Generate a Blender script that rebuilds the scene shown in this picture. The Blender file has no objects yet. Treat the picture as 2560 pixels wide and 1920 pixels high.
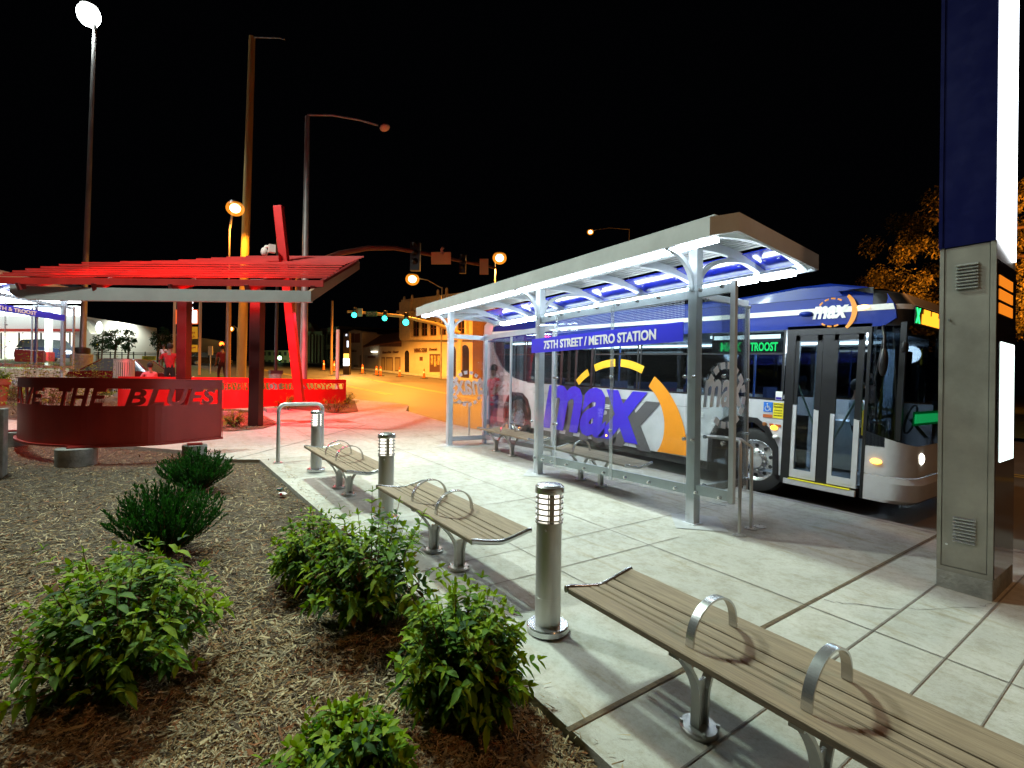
import bpy, bmesh, math, random
from mathutils import Vector, Matrix
from mathutils.geometry import tessellate_polygon
import numpy as np
sc = bpy.context.scene
COL = sc.collection
R_ = math.radians
random.seed(7)

# ------------------------------------------------------------------ camera
cam_d = bpy.data.cameras.new('camera'); cam = bpy.data.objects.new('camera', cam_d); COL.objects.link(cam)
sc.camera = cam
FPX = 1235.0; YAW, PITCH, ROLL, CH = R_(54.2), R_(0.2), R_(0.85), 1.5
_fw = Vector((-math.sin(YAW), math.cos(YAW), 0)); _r = Vector((math.cos(YAW), math.sin(YAW), 0)); _u = Vector((0, 0, 1))
_f2 = _fw * math.cos(PITCH) + _u * math.sin(PITCH); _u2 = -_fw * math.sin(PITCH) + _u * math.cos(PITCH)
CR = _r * math.cos(ROLL) + _u2 * math.sin(ROLL); CU = -_r * math.sin(ROLL) + _u2 * math.cos(ROLL); CF = _f2
M = Matrix((CR, CU, -CF)).transposed().to_4x4(); M.translation = (0, 0, CH)
cam.matrix_world = M
cam_d.sensor_width = 36; cam_d.lens = FPX / 2560 * 36; cam_d.clip_start = .05; cam_d.clip_end = 900
CAMP = Vector((0, 0, CH))

# ------------------------------------------------------------------ world (night), exposure
w = bpy.data.worlds.new('World'); sc.world = w; w.use_nodes = True
bg = w.node_tree.nodes['Background']; bg.inputs[0].default_value = (.35, .4, .6, 1); bg.inputs[1].default_value = .0012
sc.view_settings.view_transform = 'Standard'; sc.view_settings.look = 'None'
sc.view_settings.exposure = 0; sc.view_settings.gamma = 1
sc.render.engine = 'CYCLES'
cy = sc.cycles
cy.use_denoising = True; cy.max_bounces = 8; cy.diffuse_bounces = 3; cy.glossy_bounces = 4; cy.transmission_bounces = 4
cy.transparent_max_bounces = 24; cy.sample_clamp_indirect = 4; cy.caustics_reflective = False; cy.caustics_refractive = False

# ------------------------------------------------------------------ lamps
def lamp(name, loc, power, col, size=.3, kind='POINT', target=None, spot=None, blend=.5, sy=None):
    d = bpy.data.lights.new(name, kind); d.energy = power; d.color = col
    if kind == 'AREA':
        d.size = size
        if sy: d.shape = 'RECTANGLE'; d.size_y = sy
        else: d.shape = 'DISK'
    else: d.shadow_soft_size = size
    if spot: d.spot_size = R_(spot); d.spot_blend = blend
    o = bpy.data.objects.new(name, d); COL.objects.link(o); o.location = loc
    if target is not None:
        o.rotation_euler = (Vector(target) - Vector(loc)).to_track_quat('-Z', 'Y').to_euler()
    return o
WHITE = (.80, 1, .86); SOD = (1, .34, .04)
def down(name, loc, power, col, size=.3, cone=150, target=None):
    lamp(name, loc, power, col, size, 'SPOT', target or (loc[0], loc[1], loc[2] - 5), cone, .35)
lamp('flood_light_plaza', (-8.8, 2.6, 11.0), 6300, WHITE, .45, 'SPOT', (-4.2, 4.2, 0), 76, .8)
lamp('flood_light_west', (-10.8, -2.6, 11.4), 5200, (.88, 1, .92), .4, 'SPOT', (-11.5, 2, 0), 122, .7)
down('sodium_light_kerb', (-.3, 16.5, 8.5), 650, (1, .42, .14))
down('sodium_light_south', (5.5, 1.5, 8), 620, (1, .5, .22), .4)
lamp('canopy_red_a', (-13.6, 2.2, 3.35), 200, (1, .02, .06), .5, 'AREA', (-13.8, 2.2, 0))
lamp('canopy_red_b', (-15.2, 3.9, 3.6), 220, (1, .02, .06), .5, 'AREA', (-15.6, 4.2, 0))
lamp('canopy_red_c', (-14.2, .0, 3.3), 140, (1, .02, .06), .5, 'AREA', (-14.3, -.1, 0))
lamp('canopy_red_far_wall', (-14.6, 3.1, 1.9), 45, (1, .01, .01), .4, 'AREA', (-18, 4.3, 1.0))
lamp('canopy_red_far_wall_b', (-14.2, .9, 2.0), 40, (1, .01, .01), .4, 'AREA', (-17, 1.1, 1.0))

# ------------------------------------------------------------------ ground shape
S1, S2, XB = .0366, .065, -16.0
def G(x):
    if x > XB: return -S1 * x
    z = -S1 * XB - S2 * (max(x, -75) - XB)
    return z
def ray(px, py): return CF + CR * ((px - 1280) / FPX) - CU * ((py - 960) / FPX)
def at(px, py, D): return CAMP + ray(px, py) * D           # point seen at px,py at true depth D metres
def gpt(px, py, dz=0):
    d = ray(px, py)
    for s, x0, z0 in ((S1, 0, 0), (S2, XB, -S1 * XB)):
        t = (z0 + s * x0 + dz - CH) / (d.z + s * d.x); p = CAMP + d * t
        if t > 0 and ((s == S1) == (p.x > XB)): return p
    return p

# ------------------------------------------------------------------ materials
def mat(name, col=(.5, .5, .5), rough=.5, metal=0, var=0, scale=8, bump=0, bscale=60, col2=None, emit=None, es=0,
        stretch=None, alpha=None, coat=0, spec=.5, detail=6, ramp=(.35, .65)):
    m = bpy.data.materials.new(name); m.use_nodes = True; nt = m.node_tree; b = nt.nodes['Principled BSDF']
    b.inputs['Roughness'].default_value = rough; b.inputs['Metallic'].default_value = metal
    b.inputs['Base Color'].default_value = (*col, 1); b.inputs['Specular IOR Level'].default_value = spec
    if coat: b.inputs['Coat Weight'].default_value = coat; b.inputs['Coat Roughness'].default_value = .08
    tc = nt.nodes.new('ShaderNodeTexCoord'); mp = nt.nodes.new('ShaderNodeMapping'); nt.links.new(tc.outputs['Object'], mp.inputs[0])
    if stretch: mp.inputs['Scale'].default_value = stretch
    if var or col2:
        n = nt.nodes.new('ShaderNodeTexNoise'); n.inputs['Scale'].default_value = scale; n.inputs['Detail'].default_value = detail; n.inputs['Roughness'].default_value = .65
        nt.links.new(mp.outputs[0], n.inputs['Vector'])
        cr = nt.nodes.new('ShaderNodeValToRGB'); nt.links.new(n.outputs['Fac'], cr.inputs[0])
        c2 = col2 if col2 else tuple(c * (1 - var) for c in col)
        cr.color_ramp.elements[0].position = ramp[0]; cr.color_ramp.elements[0].color = (*c2, 1)
        cr.color_ramp.elements[1].position = ramp[1]; cr.color_ramp.elements[1].color = (*col, 1)
        nt.links.new(cr.outputs[0], b.inputs['Base Color'])
        mr = nt.nodes.new('ShaderNodeMapRange'); mr.inputs[3].default_value = max(0, rough - .08); mr.inputs[4].default_value = min(1, rough + .12)
        nt.links.new(n.outputs['Fac'], mr.inputs[0]); nt.links.new(mr.outputs[0], b.inputs['Roughness'])
    if bump:
        n2 = nt.nodes.new('ShaderNodeTexNoise'); n2.inputs['Scale'].default_value = bscale; n2.inputs['Detail'].default_value = 5
        nt.links.new(mp.outputs[0], n2.inputs['Vector'])
        bp = nt.nodes.new('ShaderNodeBump'); bp.inputs['Strength'].default_value = bump; bp.inputs['Distance'].default_value = .02
        nt.links.new(n2.outputs['Fac'], bp.inputs['Height']); nt.links.new(bp.outputs[0], b.inputs['Normal'])
    if emit: b.inputs['Emission Color'].default_value = (*emit, 1); b.inputs['Emission Strength'].default_value = es
    return m
def glow(name, col, s):
    m = bpy.data.materials.new(name); m.use_nodes = True; nt = m.node_tree; nt.nodes.clear()
    e = nt.nodes.new('ShaderNodeEmission'); e.inputs[0].default_value = (*col, 1); e.inputs[1].default_value = s
    o = nt.nodes.new('ShaderNodeOutputMaterial'); nt.links.new(e.outputs[0], o.inputs[0]); return m
def glass(name, tint=(.95, .98, .97), refl=.06, rough=.02, haze=0):
    m = bpy.data.materials.new(name); m.use_nodes = True; nt = m.node_tree; nt.nodes.clear()
    t = nt.nodes.new('ShaderNodeBsdfTransparent'); t.inputs[0].default_value = (*tint, 1)
    g = nt.nodes.new('ShaderNodeBsdfGlossy'); g.inputs['Roughness'].default_value = rough; g.inputs[0].default_value = (.9, .95, 1, 1)
    lw = nt.nodes.new('ShaderNodeLayerWeight'); lw.inputs[0].default_value = .16
    ad = nt.nodes.new('ShaderNodeMath'); ad.operation = 'ADD'; ad.inputs[1].default_value = refl; ad.use_clamp = True
    nt.links.new(lw.outputs['Fresnel'], ad.inputs[0])
    mu = nt.nodes.new('ShaderNodeMath'); mu.operation = 'MULTIPLY'; mu.inputs[1].default_value = .8; nt.links.new(ad.outputs[0], mu.inputs[0])
    mx = nt.nodes.new('ShaderNodeMixShader'); nt.links.new(mu.outputs[0], mx.inputs[0]); nt.links.new(t.outputs[0], mx.inputs[1]); nt.links.new(g.outputs[0], mx.inputs[2])
    out = mx
    if haze:
        df = nt.nodes.new('ShaderNodeBsdfDiffuse'); df.inputs[0].default_value = (.75, .8, .85, 1)
        n = nt.nodes.new('ShaderNodeTexNoise'); n.inputs['Scale'].default_value = 3; n.inputs['Detail'].default_value = 8
        m2 = nt.nodes.new('ShaderNodeMath'); m2.operation = 'MULTIPLY'; m2.inputs[1].default_value = haze * 2; nt.links.new(n.outputs['Fac'], m2.inputs[0])
        mx2 = nt.nodes.new('ShaderNodeMixShader'); nt.links.new(m2.outputs[0], mx2.inputs[0]); nt.links.new(mx.outputs[0], mx2.inputs[1]); nt.links.new(df.outputs[0], mx2.inputs[2]); out = mx2
    o = nt.nodes.new('ShaderNodeOutputMaterial'); nt.links.new(out.outputs[0], o.inputs[0]); return m

def concrete_mat():
    m = mat('concrete', (.47, .46, .43), .85, 0, bump=.25, bscale=140); nt = m.node_tree; b = nt.nodes['Principled BSDF']
    tc = nt.nodes.new('ShaderNodeTexCoord')
    def noise(s, det, rough=.6, vec=None):
        n = nt.nodes.new('ShaderNodeTexNoise'); n.inputs['Scale'].default_value = s; n.inputs['Detail'].default_value = det; n.inputs['Roughness'].default_value = rough
        if vec is None: nt.links.new(tc.outputs['Object'], n.inputs['Vector'])
        else:
            mp = nt.nodes.new('ShaderNodeMapping'); mp.inputs['Scale'].default_value = vec; nt.links.new(tc.outputs['Object'], mp.inputs[0]); nt.links.new(mp.outputs[0], n.inputs['Vector'])
        return n
    def ramp(n, p0, c0, p1, c1):
        r = nt.nodes.new('ShaderNodeValToRGB'); r.color_ramp.elements[0].position = p0; r.color_ramp.elements[0].color = (*c0, 1)
        r.color_ramp.elements[1].position = p1; r.color_ramp.elements[1].color = (*c1, 1); nt.links.new(n.outputs['Fac'], r.inputs[0]); return r
    def mul(a, b2, f=1):
        x = nt.nodes.new('ShaderNodeMix'); x.data_type = 'RGBA'; x.blend_type = 'MULTIPLY'; x.inputs[0].default_value = f
        nt.links.new(a.outputs[0], x.inputs[6]); nt.links.new(b2.outputs[0], x.inputs[7]); 
        class O: outputs = [x.outputs[2]]
        return O
    r1 = ramp(noise(1.1, 5), .3, (.42, .425, .39), .7, (.56, .565, .52))
    r2 = ramp(noise(9, 8, .75), .36, (.76, .73, .66), .55, (1, 1, 1))
    r3 = ramp(noise(45, 6, .8), .3, (.7, .69, .66), .5, (1, 1, 1))
    r4 = ramp(noise(3.2, 4, .6, (.5, 2.5, 1)), .30, (.80, .74, .62), .42, (1, 1, 1))
    sx = nt.nodes.new('ShaderNodeSeparateXYZ'); nt.links.new(tc.outputs['Object'], sx.inputs[0]); acc = None
    for out, vals, wgt in (('X', (-11.4, -9.9, -8.42, -6.9, -5.5, -4.62, -3.33, -2.86, -1.53, -1.145, -.805, -.55, -.2, .7), 1.0), ('Y', (2.47, 3.53, 6.42), 17.0)):
        for v_ in vals:
            g = nt.nodes.new('ShaderNodeMath'); g.operation = 'GREATER_THAN'; g.inputs[1].default_value = v_; nt.links.new(sx.outputs[out], g.inputs[0])
            a = nt.nodes.new('ShaderNodeMath'); a.operation = 'MULTIPLY_ADD'; a.inputs[1].default_value = wgt; nt.links.new(g.outputs[0], a.inputs[0])
            if acc: nt.links.new(acc.outputs[0], a.inputs[2])
            else: a.inputs[2].default_value = 0.37
            acc = a
    wn = nt.nodes.new('ShaderNodeTexWhiteNoise'); wn.noise_dimensions = '1D'; nt.links.new(acc.outputs[0], wn.inputs['W'])
    r5 = nt.nodes.new('ShaderNodeValToRGB'); r5.color_ramp.elements[0].color = (.80, .80, .78, 1); r5.color_ramp.elements[1].color = (1, 1, 1, 1); nt.links.new(wn.outputs['Value'], r5.inputs[0])
    vo = nt.nodes.new('ShaderNodeTexVoronoi'); vo.inputs['Scale'].default_value = 3.1; nt.links.new(tc.outputs['Object'], vo.inputs['Vector'])
    r6 = nt.nodes.new('ShaderNodeValToRGB'); r6.color_ramp.elements[0].position = .035; r6.color_ramp.elements[0].color = (.45, .42, .38, 1); r6.color_ramp.elements[1].position = .055; r6.color_ramp.elements[1].color = (1, 1, 1, 1); nt.links.new(vo.outputs['Distance'], r6.inputs[0])
    x = mul(mul(mul(mul(mul(r1, r2, .85), r3, .7), r4, .8), r5, .9), r6, .55)
    nt.links.new(x.outputs[0], b.inputs['Base Color']); return m

CONC = concrete_mat()
CONC2 = mat('weathered_concrete', (.34, .35, .32), .9, var=.45, scale=6, bump=.4, bscale=40)
ASPH = mat('asphalt', (.10, .095, .088), .6, var=.4, scale=.6, bump=.35, bscale=90, stretch=(.35, 1, 1))
MULCH = mat('mulch_bed', (.10, .08, .05), .95, col2=(.03, .02, .012), scale=28, bump=.9, bscale=55, detail=9)
MULCHR = mat('red_brown_mulch_bed', (.22, .13, .08), .95, col2=(.08, .04, .025), scale=28, bump=.9, bscale=55, detail=9)
GRASS = mat('grass_verge', (.07, .11, .03), .95, col2=(.03, .05, .015), scale=20, bump=.8, bscale=60)
STEEL = mat('brushed_stainless', (.60, .60, .58), .40, .62, var=.3, scale=5, stretch=(1, 1, .15))
STEELP = mat('polished_stainless', (.66, .67, .68), .22, .80, var=.15, scale=6)
ALU = mat('painted_aluminium', (.56, .61, .66), .42, .06, var=.12, scale=4)
ALUF = mat('fascia_aluminium', (.52, .54, .53), .5, .1, var=.15, scale=3)
DARK = mat('black_trim', (.012, .012, .013), .35, var=.3)
RUBBER = mat('tyre_rubber', (.018, .018, .018), .75, var=.3, scale=12, bump=.2)
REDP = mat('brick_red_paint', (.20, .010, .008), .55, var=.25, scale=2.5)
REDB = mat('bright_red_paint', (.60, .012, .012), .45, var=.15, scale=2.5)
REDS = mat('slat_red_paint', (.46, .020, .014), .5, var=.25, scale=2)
BLUE = mat('banner_blue', (.012, .018, .35), .4, var=.1)
WHT = mat('white_vinyl', (.82, .82, .80), .5, var=.06)
TUBE = glow('fluorescent_tube', (.80, .93, 1), 32)
TUBE2 = glow('rear_fluorescent_tube', (.80, .93, 1), 36)
BOLLG = glow('bollard_lamp', (1, .95, .82), 2.6)
SHGL = glass('shelter_glass', (.965, .985, .985), .012, .02, .010)

# ------------------------------------------------------------------ mesh builder
class MB:
    def __init__(s): s.v = []; s.f = []; s.m = []; s.sm = []
    def add(s, vs, fs, mi=0, smooth=False):
        o = len(s.v); s.v += [tuple(v) for v in vs]
        for f in fs: s.f.append(tuple(o + i for i in f)); s.m.append(mi); s.sm.append(smooth)
    def hexa(s, p, mi=0): s.add(p, [(0, 3, 2, 1), (4, 5, 6, 7), (0, 1, 5, 4), (1, 2, 6, 5), (2, 3, 7, 6), (3, 0, 4, 7)], mi)
    def box(s, x0, y0, z0, x1, y1, z1, mi=0):
        s.hexa([(x0, y0, z0), (x1, y0, z0), (x1, y1, z0), (x0, y1, z0), (x0, y0, z1), (x1, y0, z1), (x1, y1, z1), (x0, y1, z1)], mi)
    def bar(s, a, b, w, h, up=(0, 0, 1), mi=0):
        a = Vector(a); b = Vector(b); d = (b - a).normalized(); u = Vector(up)
        r = d.cross(u); r = r.normalized() if r.length > 1e-5 else Vector((1, 0, 0)); u = r.cross(d).normalized()
        r *= w / 2; u *= h / 2
        s.hexa([a - r - u, a + r - u, b + r - u, b - r - u, a - r + u, a + r + u, b + r + u, b - r + u], mi)
    def cyl(s, a, b, r0, r1=None, n=16, mi=0, cap=True, smooth=True):
        if r1 is None: r1 = r0
        a = Vector(a); b = Vector(b); d = (b - a).normalized(); t = Vector((0, 0, 1)) if abs(d.z) < .9 else Vector((1, 0, 0))
        x = d.cross(t).normalized(); y = d.cross(x)
        c = [x * math.cos(2 * math.pi * i / n) + y * math.sin(2 * math.pi * i / n) for i in range(n)]
        s.add([a + q * r0 for q in c] + [b + q * r1 for q in c], [(i, i + n, (i + 1) % n + n, (i + 1) % n) for i in range(n)], mi, smooth)
        if cap: s.add([a + q * r0 for q in c], [tuple(range(n))], mi); s.add([b + q * r1 for q in c], [tuple(range(n))[::-1]], mi)
    def tube(s, pts, r, n=8, mi=0, cap=True, flat=None):
        pts = [Vector(p) for p in pts]; rs = r if isinstance(r, (list, tuple)) else [r] * len(pts); rings = []
        px = None
        for i, p in enumerate(pts):
            d = (pts[min(i + 1, len(pts) - 1)] - pts[max(i - 1, 0)]).normalized()
            if px is None:
                t = Vector((0, 0, 1)) if abs(d.z) < .9 else Vector((1, 0, 0)); x = d.cross(t).normalized()
            else: x = (px - d * px.dot(d)).normalized()
            px = x; y = d.cross(x)
            fx, fy = flat if flat else (1, 1)
            rings.append([p + (x * math.cos(2 * math.pi * k / n) * fx + y * math.sin(2 * math.pi * k / n) * fy) * rs[i] for k in range(n)])
        vs = [v for rg in rings for v in rg]; fs = []
        for i in range(len(pts) - 1):
            for k in range(n): fs.append((i * n + k, i * n + (k + 1) % n, (i + 1) * n + (k + 1) % n, (i + 1) * n + k))
        s.add(vs, fs, mi, True)
        if cap: s.add(rings[0], [tuple(range(n))[::-1]], mi); s.add(rings[-1], [tuple(range(n))], mi)
    def lathe(s, prof, c=(0, 0, 0), n=24, mi=0, smooth=True):
        runs = [[prof[0]]]
        for i in range(1, len(prof)):
            if len(runs[-1]) > 1:
                a, b, q = runs[-1][-2], runs[-1][-1], prof[i]; t1 = math.atan2(b[1] - a[1], b[0] - a[0]); t2 = math.atan2(q[1] - b[1], q[0] - b[0])
                if abs((t2 - t1 + math.pi) % (2 * math.pi) - math.pi) > .5: runs.append([b])
            runs[-1].append(prof[i])
        for pr in runs:
            vs = [(c[0] + r * math.cos(2 * math.pi * k / n), c[1] + r * math.sin(2 * math.pi * k / n), c[2] + z) for r, z in pr for k in range(n)]
            fs = [(i * n + k, i * n + (k + 1) % n, (i + 1) * n + (k + 1) % n, (i + 1) * n + k) for i in range(len(pr) - 1) for k in range(n)]
            s.add(vs, fs, mi, smooth)
    def prism(s, poly, f0, f1, mi=0):
        """closed outline poly[(u,v)]; f0/f1 map (u,v) to the two faces"""
        tri = tessellate_polygon([[Vector((p[0], p[1], 0)) for p in poly]]); n = len(poly)
        s.add([f0(*p) for p in poly], [tuple(t) for t in tri], mi); s.add([f1(*p) for p in poly], [tuple(t)[::-1] for t in tri], mi)
        s.add([f0(*p) for p in poly] + [f1(*p) for p in poly], [(i, (i + 1) % n, (i + 1) % n + n, i + n) for i in range(n)], mi)
    def strip(s, A, B, mi=0, smooth=False):
        n = len(A); s.add(list(A) + list(B), [(i, i + 1, n + i + 1, n + i) for i in range(n - 1)], mi, smooth)
    def ell(s, c, r, n=10, m=7, mi=0):
        vs = []; 
        for j in range(m + 1):
            a = math.pi * j / m
            for k in range(n):
                b = 2 * math.pi * k / n; vs.append((c[0] + r[0] * math.sin(a) * math.cos(b), c[1] + r[1] * math.sin(a) * math.sin(b), c[2] + r[2] * math.cos(a)))
        s.add(vs, [(j * n + k, (j + 1) * n + k, (j + 1) * n + (k + 1) % n, j * n + (k + 1) % n) for j in range(m) for k in range(n)], mi, True)
    def build(s, name, mats, parent=None, inv=None, bevel=0, **tags):
        me = bpy.data.meshes.new(name); me.from_pydata(s.v, [], s.f)
        if not isinstance(mats, (list, tuple)): mats = [mats]
        for m in mats: me.materials.append(m)
        me.polygons.foreach_set('material_index', s.m); me.polygons.foreach_set('use_smooth', s.sm); me.update()
        o = bpy.data.objects.new(name, me); COL.objects.link(o)
        if parent is not None:
            o.parent = parent
            if inv is True and parent.name in ROOTM: o.matrix_parent_inverse = ROOTM[parent.name].inverted()
        if bevel:
            bm = o.modifiers.new('bevel', 'BEVEL'); bm.width = bevel; bm.segments = 2; bm.limit_method = 'ANGLE'
        for k, v in tags.items(): o[k] = v
        return o
ROOTM = {}
def thing(name, label, cat, loc=(0, 0, 0), rz=0, group=None, rot=None):
    o = bpy.data.objects.new(name, None); COL.objects.link(o); o.empty_display_size = .1
    o.location = loc; o.rotation_euler = rot if rot else (0, 0, rz)
    ROOTM[o.name] = Matrix.Translation(loc) @ (o.rotation_euler.to_matrix().to_4x4())
    o['label'] = label; o['category'] = cat
    if group: o['group'] = group
    return o
def tag(o, label, cat, group=None):
    o['label'] = label; o['category'] = cat
    if group: o['group'] = group
    return o
def copy_tree(o, loc, rz, label, parent=None):
    c = o.copy(); COL.objects.link(c)
    if parent is None:
        c.location = loc; c.rotation_euler = (0, 0, rz); c['label'] = label
        ROOTM[c.name] = Matrix.Translation(loc) @ Matrix.Rotation(rz, 4, 'Z')
    else: c.parent = parent
    for ch in list(o.children): copy_tree(ch, None, None, None, c)
    return c
_tc = {}
def text_geo(s, offset=.0, shear=0, spacing=1):
    k = (s, offset, shear, spacing)
    if k in _tc: return _tc[k]
    cu = bpy.data.curves.new('lettering', 'FONT'); cu.body = s; cu.offset = offset; cu.shear = shear; cu.extrude = .5; cu.space_character = spacing; cu.resolution_u = 3
    o = bpy.data.objects.new('lettering', cu); COL.objects.link(o)
    dg = bpy.context.evaluated_depsgraph_get(); me = bpy.data.meshes.new_from_object(o.evaluated_get(dg))
    vs = [tuple(v.co) for v in me.vertices]; fs = [tuple(p.vertices) for p in me.polygons]
    bpy.data.objects.remove(o); bpy.data.curves.remove(cu); bpy.data.meshes.remove(me)
    xs = [v[0] for v in vs]; ys = [v[1] for v in vs]; x0, x1, y0, y1 = min(xs), max(xs), min(ys), max(ys)
    _tc[k] = ([((x - x0) / (x1 - x0), (y - y0) / (y1 - y0), z) for x, y, z in vs], fs); return _tc[k]
def text(mb, s, fn, offset=.02, shear=0, mi=0, spacing=1):
    """fn(u,v,w): u,v in 0..1 over the word, w in -.5...5 through its thickness"""
    vs, fs = text_geo(s, offset, shear, spacing); mb.add([fn(*v) for v in vs], fs, mi)

# ------------------------------------------------------------------ ground and paving
def slab(name, poly, dz, depth, m, kind='structure'):
    bm = bmesh.new(); bm.faces.new([bm.verts.new((p[0], p[1], 0)) for p in poly])
    for xc in (XB, -75):
        bmesh.ops.bisect_plane(bm, geom=bm.verts[:] + bm.edges[:] + bm.faces[:], plane_co=(xc, 0, 0), plane_no=(1, 0, 0))
    if depth:
        r = bmesh.ops.extrude_face_region(bm, geom=bm.faces[:]); low = [g for g in r['geom'] if isinstance(g, bmesh.types.BMVert)]
        ls = set(low)
        for v in bm.verts: v.co.z = G(v.co.x) + dz - (depth if v in ls else 0)
    else:
        for v in bm.verts: v.co.z = G(v.co.x) + dz
    bmesh.ops.recalc_face_normals(bm, faces=bm.faces[:])
    bmesh.ops.triangulate(bm, faces=bm.faces[:])
    me = bpy.data.meshes.new(name); bm.to_mesh(me); bm.free(); me.materials.append(m)
    o = bpy.data.objects.new(name, me); COL.objects.link(o); o['kind'] = kind; return o
slab('ground', [(60, -120), (60, 160), (-400, 160), (-400, -120)], -.15, 0, ASPH)
EDGE = [(-.9, 1.42), (-1.3, 1.435), (-1.83, 1.44), (-4.84, 1.38), (-8.42, 1.31)]
slab('plaza_pavement', [(8, 1.35)] + EDGE + [(-8.66, .86), (-9.8, .34), (-12.5, -2.15), (-15, -4.6), (-17.5, -5.2), (-21.5, -4.2), (-22, 2), (-21.0, 6.2), (-20.65, 6.53), (-19.79, 6.74),
      (-18.43, 7.8), (-17.6, 7.85), (-15.92, 7.0), (-13.13, 6.68), (-12.1, 6.57), (8, 6.57)], 0, .16, CONC)
slab('mulch_bed', [(8, 1.5), (-8.6, 1.5), (-8.8, 1.0), (-9.9, .5), (-12.6, -2.0), (-15.2, -4.6), (-15, -9), (8, -9)], -.05, 0, MULCH)
slab('planting_bed', [(-14.28, -1.33), (-12.99, -.39), (-12.2, .6), (-12.0, 1.35), (-12.25, 1.95), (-12.9, 2.35), (-13.6, 2.47), (-16.33, 2.43), (-17.5, 1.72), (-21.4, .5), (-21.3, -4.1), (-17.3, -4.4)], .012, 0, MULCHR)
slab('planting_bed_corner', [(-18.28, 3.32), (-17.03, 3.57), (-16.07, 4.07), (-15.52, 4.76), (-15.9, 5.35), (-18.01, 5.96), (-19.47, 6.4), (-20.3, 6.35), (-20.6, 5.5)], .012, 0, MULCHR)
slab('lawn_verge', [(-21.5, -4.2), (-22, 2), (-21.2, 5.6), (-27, 4.6), (-38, 3.5), (-60, 2), (-60, -9), (-30, -9), (-22, -7), (-17, -7)], -.02, 0, GRASS)
slab('store_forecourt', [(-24, -9), (-30, -9.0), (-60, -9.0), (-75, -60), (-14, -60), (-14.5, -9)], -.03, 0, mat('forecourt_concrete', (.4, .39, .36), .85, var=.3, scale=2))
slab('far_sidewalk', [(-21, 24.0), (-100, 14.8), (-100, 17.5), (-21, 27)], -.02, .13, CONC)
slab('far_grass', [(30, 22), (-10, 22), (-20.5, 24.2), (-20, 60), (30, 60)], -.03, 0, GRASS)
# joints
J = MB(); JT = mat('joint_dirt', (.23, .215, .185), .95, var=.4, scale=30)
def joint(a, b, wd, mb, dz=.004):
    a = Vector((a[0], a[1], 0)); b = Vector((b[0], b[1], 0)); d = (b - a); n = Vector((-d.y, d.x, 0)).normalized() * wd / 2
    N = max(1, int(d.length / 1.2)); L = []; Q = []
    for i in range(N + 1):
        p = a + d * i / N; k = random.uniform(.7, 1.2)
        for S, q in ((L, p + n * k), (Q, p - n * k)): S.append((q.x, q.y, G(q.x) + dz))
    mb.strip(L, Q)
for x, wd in ((-.20, .008), (-.55, .008), (-.805, .010), (-1.145, .010), (-3.33, .008), (-4.62, .008), (-5.5, .008), (-6.9, .008), (-8.42, .01), (-9.9, .01), (-11.4, .01), (.7, .012)):
    y0 = 1.40 if x > -8.5 else .6 - (x + 9.9) * -.9
    joint((x, max(y0, -1)), (x, 6.45), wd, J)
joint((-2.88, 1.42), (-2.83, 4.0), .008, J)
for y, wd in ((3.53, .009), (2.47, .009), (6.42, .008)): joint((2, y), (-12.5, y + .12), wd, J)
joint((-12.2, .9), (-13.9, 6.6), .012, J); joint((-8.6, 1.0), (-12.4, 4.4), .02, J)
J.build('pavement_joints', JT, kind='structure')
J2 = MB(); joint((-1.535, 1.42), (-1.52, 6.5), .026, J2, .005); J2.build('expansion_joint', mat('expansion_joint_soil', (.16, .12, .07), .95, var=.6, scale=30), kind='structure')
J3 = MB(); joint((8, 6.5), (-12.0, 6.5), .13, J3, .003); J3.build('kerb', mat('kerb_concrete', (.40, .40, .37), .85, var=.3, scale=6, bump=.3), kind='structure')
FT = MB()
for (x, y) in ((-3.03, 4.5), (-5.67, 4.585), (-8.57, 4.68)): 
    FT.add([(px, py, G(px) + .006) for px, py in ((x - .34, y + .10), (x + .02, y - .30), (x + .36, y + .06), (x + .0, y + .45))] , [(0, 1, 2, 3)])
FT.build('post_footing', mat('footing_grout', (.44, .46, .47), .8, var=.15), kind='structure')
K = MB()
def crack(pts):
    P = [gpt(*q) for q in pts]; rnd = random.Random(3); F_ = []
    for a, c in zip(P[:-1], P[1:]):
        for k in range(6): q = a.lerp(c, k / 6); F_.append((q.x + rnd.gauss(0, .008), q.y + rnd.gauss(0, .008)))
    F_.append((P[-1].x, P[-1].y))
    K.strip([(x, y - .003, G(x) + .004) for x, y in F_], [(x, y + .003 + rnd.uniform(-.002, .004), G(x) + .004) for x, y in F_])
crack([(2479, 1511), (2433, 1519), (2344, 1523), (2248, 1525), (2128, 1511), (2060, 1500)]); crack([(1700, 1250), (1760, 1262), (1840, 1240)]); crack([(1230, 1262), (1270, 1256), (1310, 1247)])
K.build('pavement_cracks', mat('crack_dirt', (.07, .06, .05), .95, var=.3), kind='structure')
# paver slots in the plaza
PB = MB()
for (px, py) in ((722, 1052), (765, 1054), (862, 1054)):
    p = gpt(px, py); PB.add([(p.x - .28, p.y - .25, G(p.x - .28) + .004), (p.x + .25, p.y - .2, G(p.x + .25) + .004), (p.x + .28, p.y + .2, G(p.x + .28) + .004), (p.x - .25, p.y + .15, G(p.x - .25) + .004)], [(0, 1, 2, 3)])
PB.build('inlaid_pavers', mat('paver_brown', (.24, .16, .10), .9, var=.3), kind='structure')
# road markings
RM = MB()
for a, b, wd in (((-24, 9.5), (-60, 7.0), .12), ((-24, 9.8), (-60, 7.3), .12), ((3, 13.2), (-40, 13.2), .12), ((3, 13.5), (-40, 13.5), .12)):
    joint(a, b, wd, RM, -.146)
RM.build('road_markings', mat('road_paint_yellow', (.5, .38, .06), .6, var=.3), kind='structure')

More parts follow.
